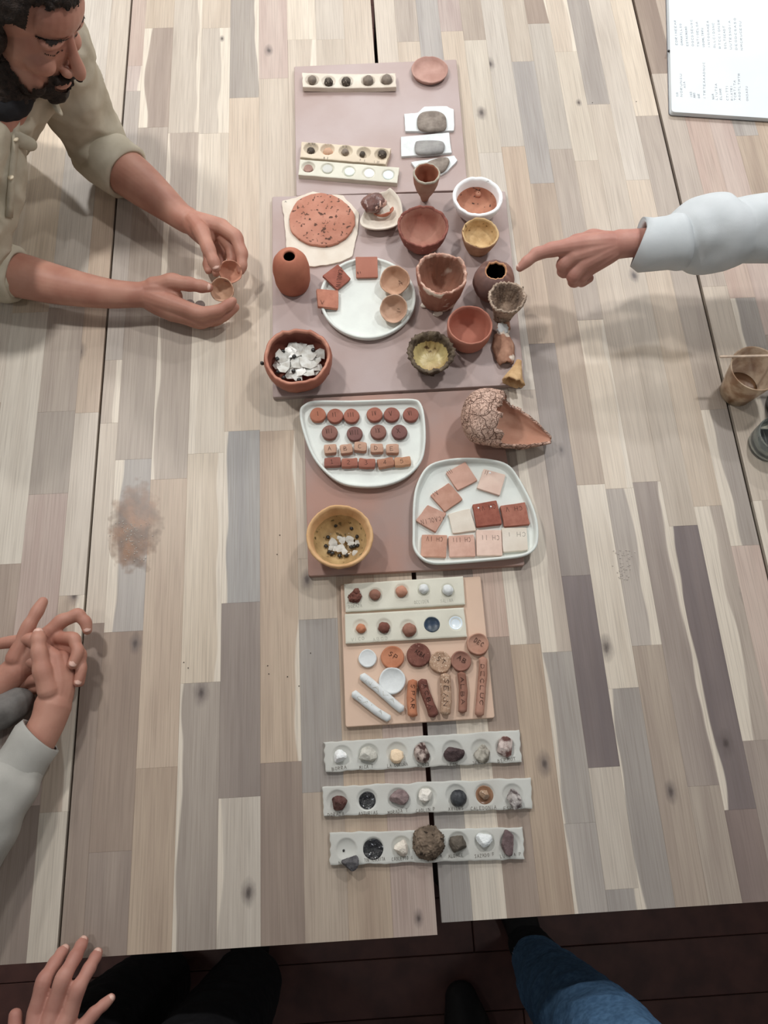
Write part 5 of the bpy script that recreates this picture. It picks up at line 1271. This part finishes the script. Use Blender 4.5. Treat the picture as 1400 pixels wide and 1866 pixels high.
def brow_t(p, e):
    if p.x < .055: return 0
    y = abs(p.y); c = .0175 + .006 * math.sin((y - .012) / .042 * 2.6)
    return .4 if .012 < y < .054 and abs(p.z - c) < .0042 + e * .4 else 0
grow('eyebrows', brow_t, .003, 200, M_HAIR)
def lash_t(p, e):
    if p.x < .055: return 0
    y = abs(p.y); return .2 if .017 < y < .048 and p.x > .062 and abs(p.z + .0065 - 9 * (y - .033) ** 2) < .0016 else 0
grow('eyelashes', lash_t, .0015, 200, M_HAIR)
# shirt: torso and sleeves in one cloth
mb = MB()
LAT = (LSH - RSH).normalized()
HIP = Vector((-1.0, 1.34, T - .30))
mid = [SHM + Vector((-.05, .02, -.035)), SHM.lerp(HIP, .35) + Vector((0, 0, .085)), SHM.lerp(HIP, .68) + Vector((-.02, .0, .075)), HIP]
for k, rr in ((-.09, .085), (-.03, .10), (.03, .10), (.09, .085)):
    mb.tube([p + LAT * k for p in mid], [rr * .85, rr * 1.05, rr * 1.05, rr * 1.15], n=24)
mb.tube([RSH - LAT * .02, SHM + Vector((-.035, .015, -.02)), LSH + LAT * .02], [.068, .075, .068], n=24)
mb.tube([LSH, LSH.lerp(LEL, .4), LEL.lerp(LSH, .22), P(196, 288, .066)], [.070, .064, .058, .052], n=24)
mb.tube([RSH, RSH.lerp(REL, .4), REL.lerp(RSH, .2), P(0, 496, .066)], [.070, .064, .058, .050], n=24)
mb.px([(30, 196, 28, 34), (8, 255, 24.5, 40), (-6, 335, 20, 44), (-30, 420, 15, 48)], n=24)
v2, f2, n2 = fuse(mb, .005, 5)
v2 = folds(v2, n2, .0075, 17, 3)
v2 = [p if (p.z > T + .004 or p.x < -.745) else Vector((p.x, p.y, T + .004)) for p in v2]
shirt = mesh_obj('shirt', v2, f2, M_SHIRT, parent=man)
from mathutils.bvhtree import BVHTree
_bvh = BVHTree.FromPolygons([tuple(p) for p in v2], f2)
def hit(x, y):
    r = _bvh.ray_cast(Vector((0, 0, T + HC)), ray(x, y).normalized())
    return (r[0], r[1]) if r[0] is not None else (None, None)
rows = [q for q in [(hit(24 - 5 * i / 9 * 3, 215 + i * 20), hit(36 - 5 * i / 9 * 3, 217 + i * 20)) for i in range(10)] if q[0][0] is not None and q[1][0] is not None]
if len(rows) > 2:
    vs = []
    for (a, na), (b, nb_) in rows: vs += [a + na * .0035, b + nb_ * .0035, a - na * .002, b - nb_ * .002]
    fs = []
    for i in range(len(rows) - 1):
        k = i * 4; fs += [(k, k + 1, k + 5, k + 4), (k + 2, k + 6, k + 7, k + 3), (k, k + 4, k + 6, k + 2), (k + 1, k + 3, k + 7, k + 5)]
    fs += [(0, 2, 3, 1), (len(vs) - 4, len(vs) - 3, len(vs) - 1, len(vs) - 2)]
    pk = fix_normals(mesh_obj('placket', vs, fs, M_SHIRT, parent=shirt))
    for (x, y) in ((26, 252), (18, 322)):
        p, q = hit(x, y)
        if p is not None: lump('button', p + q * .004, (.0055, .0055, .0025), M_BUTTON, seed=1, amp=0, sub=2, parent=shirt)
cuff('rolled_cuff', [(176, 270, 6.6, 52), (196, 289, 6.8, 53), (214, 303, 6.8, 52), (229, 313, 6.8, 49), (233, 316, 6.8, 44)], M_SHIRT, man, .006, wave=.08, seed=2)
cuff('rolled_cuff', [(-30, 490, 6.4, 52), (0, 496, 6.6, 54), (18, 499, 6.6, 52), (30, 501, 6.6, 49), (34, 502, 6.6, 43)], M_SHIRT, man, .006, wave=.08, seed=5)
mb = MB()
nk = neck0.lerp(SHM, .62)
mb.ball(nk.lerp(SHM, .35), (.060, .060, .045))
v3, f3, n3 = fuse(mb, .004, 4)
mesh_obj('undershirt', v3, f3, M_UNDER, parent=man)
TF = Vector((.80, -.45, -.40)).normalized()
for s in (-1, 1):
    a = nk - TF * .055 + LAT * s * .040 + Vector((0, 0, .015)); b = nk + LAT * s * .074 + Vector((0, 0, -.012)); c = nk + TF * .062 + LAT * s * .045 + Vector((0, 0, -.045))
    mb = MB(); mb.tube([a, b, c], [.017, .019, .013], flat=((TF * .3 + LAT * s * .7 + Vector((0, 0, .6))).normalized(), .2))
    mesh_obj('collar', mb.v, mb.f, M_SHIRT, parent=man)

# bowls in his hands
GHB = 'small bowls in the bearded person’s hands'
for (x, y, rx, h, tl, sd_, lb, m) in [(413, 488, 21, .0235, (.45, .35), 31, 'brown thumb bowl with a scratch, upper one in the person’s hands', M_TERRAL), (406, 519, 22, .0235, (.55, -.05), 32, 'tan thumb bowl, lower one in the person’s hands', M_TANC)]:
    z0 = .045 if y < 500 else .038
    pot('small_bowl', lb, 'bowl', (x, y, rx), h, z0, CUP, m, wr=.10, wz=.003, seed=sd_, tilt=tl, group=GHB)
for x, y, lb in ((345, 553, 'small dark grey disc held in the lower palm, nearer the wrist'), (364, 555, 'small dark grey disc held in the lower palm, nearer the bowls')):
    disc('clay_token', x, y, 9.5, .052, .004, mat('dark_grey_clay', (112, 96, 90)), lb, 'clay disc', 'dark discs in the palm')

# ------------------------------------------------------------------ the pointing arm at the right
mb = MB()
mb.px([(1330, 428, 20.5, 36), (1250, 436, 20, 33), (1195, 441, 19.5, 27), (1155, 443, 19, 25), (1128, 445, 19, 26)])
W = (1130, 444, 19, 22)
ph = {'thumb': [(1118, 436, 17.6, 15), (1080, 432, 16.8, 14), (1048, 440, 15.8, 12), (1028, 452, 15, 9.5)],
      'index': [(1040, 449, 19.6, 17), (1005, 455, 19.4, 13.5), (978, 463, 19.0, 12), (960, 477, 18.4, 10), (948, 488, 17.8, 7.5)],
      'middle': [(1046, 466, 18.7, 16), (1027, 482, 17.5, 13), (1028, 495, 15.6, 11.5), (1046, 492, 15, 10)],
      'ring': [(1062, 481, 17.6, 16), (1045, 503, 16.2, 12.5), (1047, 513, 14.6, 11), (1064, 505, 14, 9.5)],
      'little': [(1076, 488, 16.6, 14), (1060, 505, 15.2, 11.5), (1060, 513, 13.8, 10), (1074, 507, 13.2, 8.5)]}
for k, L in ph.items():
    mb.finger(L)
    if k != 'thumb': mb.px([W, ((W[0] + L[0][0]) / 2, (W[1] + L[0][1]) / 2 - 2, (W[2] + L[0][2]) / 2 + .3, 21), L[0]], n=14)
v, f, n = fuse(mb, .0016, 6)
pr = mesh_obj('person', v, f, M_SKINR, loc=P(1330, 428, .205))
tag(pr, 'arm in a white sweatshirt pointing a finger at the sooty round pot', 'person')
nail(pr, ph['index'][-1], ph['index'][-2], 0, Vector((-.1, .7, .75)), w=.6)
cuff('ribbed_cuff', [(1165, 446, 19.5, 40), (1168, 447, 19.5, 48), (1190, 446, 19.6, 47), (1215, 443, 19.8, 48), (1234, 441, 20, 51), (1240, 440, 20, 52)], M_SWEATW, pr, .004, wave=.03, seed=3)
mb = MB()
mb.px([(1236, 439, 20, 52), (1252, 434, 20, 62), (1285, 428, 20, 68), (1318, 425, 20.4, 69), (1333, 424, 20.5, 64), (1342, 422, 20.5, 58), (1362, 420, 20.8, 60), (1410, 416, 21.5, 62), (1490, 408, 23, 70), (1580, 398, 25, 80)], n=40)
v2, f2, n2 = fuse(mb, .0035, 4)
v2 = folds(v2, n2, .005, 16, 9, True)
mesh_obj('sleeve', v2, f2, M_SWEATW, parent=pr)

# ------------------------------------------------------------------ folded hands at the left
mb = MB()
mb.px([(20, 1440, 5, 36), (60, 1365, 5, 33), (86, 1318, 5, 31), (97, 1285, 5, 33)])
fh = {'thumb': [(88, 1258, 7, 20), (77, 1222, 8, 17), (71, 1188, 8.4, 14.5), (70, 1165, 8.3, 13.5), (70, 1155, 8, 11.5)],
      'index': [(100, 1200, 6.2, 16), (56, 1165, 6.6, 12.5), (18, 1170, 6, 11), (-18, 1176, 5.5, 9)],
      'middle': [(96, 1216, 5, 14), (54, 1206, 5, 12), (20, 1220, 4.5, 11), (-6, 1233, 4, 9)],
      'ring': [(94, 1232, 4, 13), (52, 1240, 3.5, 11), (28, 1256, 3, 10), (12, 1266, 3, 8)],
      'little': [(92, 1248, 3, 12), (60, 1256, 2.4, 10), (42, 1266, 2.2, 8)]}
for k, L in fh.items():
    mb.finger(L)
    if k != 'thumb': mb.px([(98, 1285, 5, 28), ((98 + L[0][0]) / 2 + 6, (1285 + L[0][1]) / 2, (5 + L[0][2]) / 2, 24), L[0]], n=14)
mb.px([(104, 1282, 5, 26), (116, 1240, 5, 22), (112, 1205, 5, 20)], n=14)
A_ = fuse(mb, .0017, 6)
mb = MB()
mb.px([(-90, 1300, 4, 36), (-30, 1268, 4, 31), (10, 1240, 4, 28), (30, 1222, 4.2, 27)])
gh = {'thumb': [(26, 1200, 5.8, 16), (52, 1142, 6.6, 12.5), (68, 1114, 6.6, 11.5), (78, 1097, 6.4, 9.5)],
      'index': [(84, 1158, 5.2, 15), (112, 1132, 5.5, 13), (142, 1120, 5.5, 12), (156, 1134, 5.2, 11), (159, 1148, 5, 9)],
      'middle': [(100, 1162, 4.6, 14), (134, 1164, 6.0, 12), (142, 1188, 6.4, 11), (132, 1211, 6.6, 9.5)],
      'ring': [(104, 1176, 4, 13), (146, 1190, 4.8, 11), (148, 1220, 5.2, 10), (142, 1244, 5.2, 8.5)],
      'little': [(100, 1190, 3, 12), (146, 1216, 3, 10), (146, 1244, 3.2, 8)]}
for k, L in gh.items():
    mb.finger(L)
    if k != 'thumb': mb.px([(28, 1222, 4.2, 24), ((28 + L[0][0]) / 2, (1222 + L[0][1]) / 2, (4.2 + L[0][2]) / 2, 20), L[0]], n=14)
B_ = fuse(mb, .0017, 6)
k = len(A_[0])
pf = mesh_obj('person', A_[0] + B_[0], A_[1] + [tuple(i + k for i in q) for q in B_[1]], M_SKIN, loc=P(20, 1440, 0))
tag(pf, 'folded interlaced hands in a pale grey sweatshirt resting at the left', 'person')
for L in (fh['thumb'], gh['index'], gh['middle'], gh['ring']):
    nail(pf, L[-1], L[-2], 0, cam_dir(L[-1][0], L[-1][1]))
cuff('ribbed_cuff', [(74, 1340, 5.2, 42), (68, 1346, 5.2, 45), (50, 1374, 5.2, 44), (34, 1400, 5.2, 46), (26, 1412, 5.2, 49)], M_SWEATG, pf, .004, wave=.04, seed=4)
mb = MB()
mb.px([(30, 1408, 5.4, 47), (18, 1428, 5.6, 56), (-8, 1470, 6, 60), (-60, 1550, 7, 66), (-140, 1660, 9, 72)], n=36)
v2, f2, n2 = fuse(mb, .0035, 4); v2 = folds(v2, n2, .004, 20, 5, True)
v2 = [Vector((p.x, p.y, max(p.z, T + .002))) for p in v2]
mesh_obj('sleeve', v2, f2, M_SWEATG, parent=pf)
mb = MB(); mb.px([(32, 1283, 4, 28), (0, 1296, 4, 32), (-60, 1320, 4.2, 40), (-150, 1350, 6, 48)], n=30)
v2, f2, n2 = fuse(mb, .0035, 4); v2 = [Vector((p.x, p.y, max(p.z, T + .002))) for p in folds(v2, n2, .003, 30, 8)]
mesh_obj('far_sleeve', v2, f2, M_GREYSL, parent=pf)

# ------------------------------------------------------------------ hand at the near left table edge
mb = MB()
bh = {'index': [(66, 1846, 4.2, 17), (80, 1787, 4.8, 14), (101, 1754, 3.2, 12.5), (113, 1736, 2.0, 11), (118, 1730, 1.6, 9.5)],
      'middle': [(97, 1842, 4.4, 17), (115, 1783, 5.2, 14.5), (138, 1742, 3.5, 12.5), (148, 1722, 2.2, 11), (152, 1715, 1.7, 9.5)],
      'ring': [(127, 1848, 4.2, 16), (143, 1800, 4.8, 13.5), (163, 1764, 3.2, 12), (174, 1744, 2.1, 10.8), (178, 1736, 1.7, 9.3)],
      'little': [(150, 1872, 3.4, 15), (172, 1846, 3.0, 12), (189, 1831, 2.3, 10.5), (202, 1819, 1.7, 8.5)]}
W = (62, 1965, 3.6, 26)
for k, L in bh.items():
    mb.finger(L); mb.px([W, ((W[0] + L[0][0]) / 2, (W[1] + L[0][1]) / 2, 4.3, 22), L[0]], n=14)
mb.px([(60, 1970, 3.6, 28), (30, 2060, 4, 32), (10, 2160, 6, 38)])
mb.px([(45, 1940, 3, 20), (30, 1890, 3, 15), (28, 1850, 2.6, 12)])
v, f, n = fuse(mb, .0017, 6)
pn = mesh_obj('person', v, f, M_SKINR, loc=P(60, 1970, 0))
tag(pn, 'person in black whose spread fingers touch the near left table edge', 'person')
for k, L in bh.items(): nail(pn, L[-1], L[-2], 0, Vector((-.05, -.1, 1)))
def leg(parent, pts, rad, m, name, vox=.006, amp=.004, seed=0):
    mb = MB(); mb.tube(pts, rad, n=28); a, b, c = fuse(mb, vox, 4)
    return mesh_obj(name, folds(a, c, amp, 18, seed), b, m, parent=parent)
def shoe(parent, heel, toe, m, w=.045, z=0.0):
    mb = MB(); h, t = Vector((heel[0], heel[1], z + .04)), Vector((toe[0], toe[1], z + .032))
    mb.tube([h, h.lerp(t, .35), h.lerp(t, .7), t], [w * .85, w * .85, w * 1.05, w * .75], n=24, flat=(Vector((0, 0, 1)), .8))
    a, b, c = fuse(mb, .004, 4); a = [Vector((p.x, p.y, max(p.z, z + .001))) for p in a]
    return mesh_obj('shoe', a, b, m, parent=parent)
for i, (x, y) in enumerate(((-.50, -.345), (-.30, -.36))):
    leg(pn, [Vector((x, y + .02, .09)), Vector((x, y, .45)), Vector((x + (.02 if i == 0 else -.02), y - .05, .86))], [.075, .085, .11], M_BLACKCL, 'trouser_leg', seed=i)
    shoe(pn, (x, y - .03), (x, y + .17), M_SHOE)
leg(pn, [P(40, 2030, .045), P(10, 2150, .07), P(-40, 2300, .14)], [.042, .05, .06], M_BLACKCL, 'sleeve', seed=4)

# ------------------------------------------------------------------ photographer's legs
pj = thing('person', 'person in ripped-hem blue jeans and black shoes standing below the table', 'person', (.36, -.40, 0))
hemL = [(978, 1752, -63, 42), (1008, 1795, -47, 60), (1056, 1848, -27, 76), (1130, 1925, -4, 92), (1190, 2000, 8, 100)]
mb = MB(); mb.px(hemL, n=32); a, b, c = fuse(mb, .005, 3)
jl = mesh_obj('jeans_leg', folds(a, c, .005, 14, 2), b, M_JEANS, parent=pj)
rr = random.Random(2)
vs, fs = [], []
hc = P(978, 1752, -.63); axl = (hc - P(1008, 1795, -.47)).normalized(); s1 = axl.cross(Vector((0, 0, 1))).normalized(); s2 = axl.cross(s1)
for i in range(70):
    g = 2 * math.pi * i / 70; r = 42 * M(978, 1752, -.63) * .98
    p = hc + (s1 * math.cos(g) + s2 * math.sin(g)) * r; q = p + axl * rr.uniform(.008, .022) + (s1 * math.cos(g) + s2 * math.sin(g)) * rr.uniform(-.004, .006); t = axl.cross(p - hc).normalized() * .0012
    k = len(vs); vs += [p - t, p + t, q, p - axl * .006]; fs += [(k, k + 1, k + 2), (k + 1, k, k + 3), (k, k + 2, k + 3), (k + 2, k + 1, k + 3)]
mesh_obj('frayed_hem', vs, fs, mat('denim_fray', (150, 160, 176)), parent=jl, smooth=False)
leg(pj, [Vector((.335, -.30, .05)), Vector((.345, -.325, .14))], [.042, .048], M_BLACKCL, 'sock', seed=3)
shoe(pj, (.345, -.34), (.30, -.13), M_SHOE, .047)
leg(pj, [P(905, 1985, -.62), P(945, 2040, -.35), P(1000, 2120, -.05)], [.065, .085, .10], M_JEANS, 'jeans_leg', seed=6)
shoe(pj, (.205, -.60), (.175, -.405), M_SHOE, .05)

# ================================================================== notebook, cup and jars at the right
M_PAPER = mat('paper', (206, 214, 218), (201, 209, 214), scale=8, rough=.8, bump=.03)
M_COVER = mat('notebook_cover', (120, 122, 128), rough=.7)
nb = thing('notebook', 'open notebook with handwritten white pages at the far right', 'notebook', P(1320, 100, 0))
def slab(name, px, z0, z1, m, r, parent):
    v, f = prism(rounded_poly([P(x, y, z1) for x, y in px], r, 5), T + z0, T + z1, .0006)
    return mesh_obj(name, v, f, m, parent=parent, smooth=False)
NB = lambda d: [(1220 + d * .9, 209 - d * .6), (1213 + d * .9, -62), (1485, -50), (1482, 226 - d * .6)]
slab('cover', NB(-1), 0, .002, M_COVER, .008, nb)
for i in range(4):
    slab('page_block', [(x + (1.2 * i if k < 2 else 0), y - (1.6 * i if k in (0, 3) else 0)) for k, (x, y) in enumerate(NB(1))], .002 + i * .003, .0046 + i * .003, M_PAPER, .008, nb)
ztop = .002 + 3 * .003 + .0026
rr = random.Random(4)
ALPH = 'AENTOSRILUCDM'
def scrib(n): return ''.join(rr.choice(ALPH) for _ in range(n))
M_GREYINK = mat('grey_ink', (128, 136, 144), rough=.9, bump=0)
for i in range(13):
    x = 1235 + i * 9.9; y0 = 82 + i * .8; top = rr.uniform(30, 52)
    text(scrib(9), (x, y0), (x - 3, top), 3.4, ztop, M_GREYINK, nb, wt=.0007, seed=i, name='writing_line')
for x, y0, y1, k in [(1237, 176, 168, 3), (1244, 176, 133, 7), (1250, 160, 148, 3), (1262, 177, 166, 3), (1268, 178, 168, 3), (1276, 179, 170, 3), (1286, 180, 112, 12), (1302, 181, 170, 3), (1308, 182, 151, 6), (1316, 182, 160, 5), (1328, 183, 154, 6), (1336, 183, 154, 6), (1342, 183, 145, 7), (1350, 183, 132, 9), (1364, 184, 156, 6)]:
    text(scrib(k), (x, y0), (x - 1.5, y1), 3.4, ztop, M_GREYINK, nb, wt=.0007, seed=x, name='writing_line')
lump('closure_button', P(1219, 93, .012), (.003, .003, .003), M_BLACKB, seed=2, sub=2, parent=nb)

cupm = mat('cloudy_plastic', (212, 186, 154), (164, 120, 82), scale=36, rough=.3, bump=.05, spec=.5, alpha=.62, contrast=(.4, .6))
c0 = P(1340, 716, 0); c1 = P(1379, 655, .092); R0 = 29 * M(1340, 716, 0); R1 = 45 * M(1379, 655, .092)
ax = Vector((c1.x - c0.x, c1.y - c0.y, 0))
cup = thing('plastic_cup', 'cloudy plastic cup smeared with brown slip at the right edge', 'cup', c0)
def cone(prof, m, name, n=56):
    rings = []
    for r, z in prof:
        rings.append([c0 + ax * (z / .092) * .0 + Vector((math.cos(g) * r, math.sin(g) * r, z)) for g in [2 * math.pi * j / n for j in range(n)]])
    v, f = rings_mesh(rings); return mesh_obj(name, v, f, m, parent=cup)
rr_ = lambda z: R0 + (R1 - R0) * z / .092
cone([(.001, .0), (R0 * .9, 0), (R0, .003), (rr_(.05), .05), (rr_(.088), .088), (R1 * 1.03, .0905), (R1 * 1.02, .092), (R1 * .97, .091), (rr_(.05) - .001, .05), (R0 - .001, .004), (.001, .003)], cupm, 'cup_wall')
cone([(.001, .0035), (R0 - .0016, .0038), (rr_(.022) - .0014, .022), (rr_(.022) * .8, .020), (.001, .0195)], mat('brown_slip', (140, 100, 66), (112, 76, 48), scale=24, rough=.35), 'slip_residue')
a, b = P(1314, 650, .0945), P(1420, 648, .0945)
mb = MB(); mb.tube([a, a.lerp(b, .5), b, b + (b - a) * .6], [.0024] * 4, n=12)
tag(mesh_obj('wooden_stick', mb.v, mb.f, mat('pale_wood', (226, 198, 172), rough=.7), loc=a), 'thin pale wooden stick laid across the plastic cup', 'stick')
pot('black_jar', 'black jar at the right edge behind the plastic cup', 'jar', (1480, 700, 44), .09, 0, [(.001, 0), (.92, 0), (.98, .03), (1, .2), (1, .85), (.9, .95), (.88, 1), (.8, 1), (.8, .9), (.001, .88)], M_BLACKB, wr=0)
gl = bpy.data.materials.new('clear_glass'); gl.use_nodes = True
b_ = gl.node_tree.nodes['Principled BSDF']; b_.inputs['Base Color'].default_value = (.80, .86, .84, 1); b_.inputs['Roughness'].default_value = .05; b_.inputs['Transmission Weight'].default_value = .9; b_.inputs['IOR'].default_value = 1.3
pot('glass_jar', 'clear glass jar cut by the right edge of the table view', 'jar', (1421, 790, 37), .05, 0, [(.001, 0), (.9, 0), (.98, .04), (1, .2), (1, .9), (.97, 1), (.93, 1), (.92, .9), (.92, .15), (.85, .1), (.001, .09)], gl, wr=0)

# ------------------------------------------------------------------ water spills and crumbs
wet = thing('water_spill', 'damp brown patch with droplets on the left table', 'water', P(245, 960, 0))
M_WET = mat('wet_wood_film', (158, 104, 62), (120, 86, 60), scale=30, rough=.3, bump=.15, bscale=60, spec=.4, contrast=(.4, .6))
nt = M_WET.node_tree; tcw = nt.nodes.new('ShaderNodeTexCoord'); mpw = nt.nodes.new('ShaderNodeMapping'); mpw.inputs['Scale'].default_value = (19, 10.5, 1)
nt.links.new(tcw.outputs['Object'], mpw.inputs['Vector'])
lnw = nt.nodes.new('ShaderNodeVectorMath'); lnw.operation = 'LENGTH'; nt.links.new(mpw.outputs[0], lnw.inputs[0])
nzw = nt.nodes.new('ShaderNodeTexNoise'); nzw.inputs['Scale'].default_value = 45; nt.links.new(tcw.outputs['Object'], nzw.inputs['Vector'])
adw = nt.nodes.new('ShaderNodeMath'); adw.operation = 'ADD'; nt.links.new(lnw.outputs['Value'], adw.inputs[0]); nt.links.new(nzw.outputs['Fac'], adw.inputs[1])
mrw = nt.nodes.new('ShaderNodeMapRange'); mrw.inputs[1].default_value = .75; mrw.inputs[2].default_value = 1.45; mrw.inputs[3].default_value = .62; mrw.inputs[4].default_value = 0
nt.links.new(adw.outputs[0], mrw.inputs[0]); nt.links.new(mrw.outputs[0], nt.nodes['Principled BSDF'].inputs['Alpha'])
pts = ccw(catmull([P(x, y, .0004) for x, y in [(205, 905), (225, 880), (243, 868), (262, 870), (285, 885), (305, 905), (318, 945), (310, 990), (290, 1030), (255, 1055), (218, 1045), (198, 1000), (196, 945)]], 4))
v, f = rings_mesh([at_z(pts, T + .0001), at_z(inset(pts, .001), T + .0004)])
mesh_obj('damp_film', v, f, M_WET, parent=wet, smooth=False)
M_DROP = bpy.data.materials.new('water_drop'); M_DROP.use_nodes = True
b_ = M_DROP.node_tree.nodes['Principled BSDF']; b_.inputs['Base Color'].default_value = (.75, .7, .64, 1); b_.inputs['Roughness'].default_value = .05; b_.inputs['Alpha'].default_value = .45; b_.inputs['Specular IOR Level'].default_value = 1.0
rr = random.Random(9)
def drops(parent, n, fx, fy):
    mb = MB()
    for i in range(n):
        p = P(fx(), fy(), 0); r = rr.uniform(.0007, .0018); mb.ball(p + Vector((0, 0, .0004)), (r, r * rr.uniform(.8, 1.2), r * .7), seg=8)
    o = mesh_obj('droplets', mb.v, mb.f, M_DROP, parent=parent); o['kind'] = 'stuff'
drops(wet, 70, lambda: rr.gauss(238, 16), lambda: rr.uniform(950, 1022))
wet2 = thing('water_spill', 'scattered water droplets on the right table', 'water', P(1137, 1030, 0))
drops(wet2, 60, lambda: rr.gauss(1137, 9), lambda: rr.uniform(1002, 1056))
for i, (x, y) in enumerate([(488, 1213), (490, 1228), (524, 1233), (545, 1250), (566, 1190), (335, 1207), (343, 1217), (510, 975), (505, 1010), (1160, 185), (1080, 187)]):
    tag(lump('crumb', P(x, y, .0006), (.0012, .0010, .0008), M_DARKBALL, seed=i, sub=1, amp=.3), 'tiny dark clay crumb lying on the bare table', 'crumb', 'crumbs on the table')
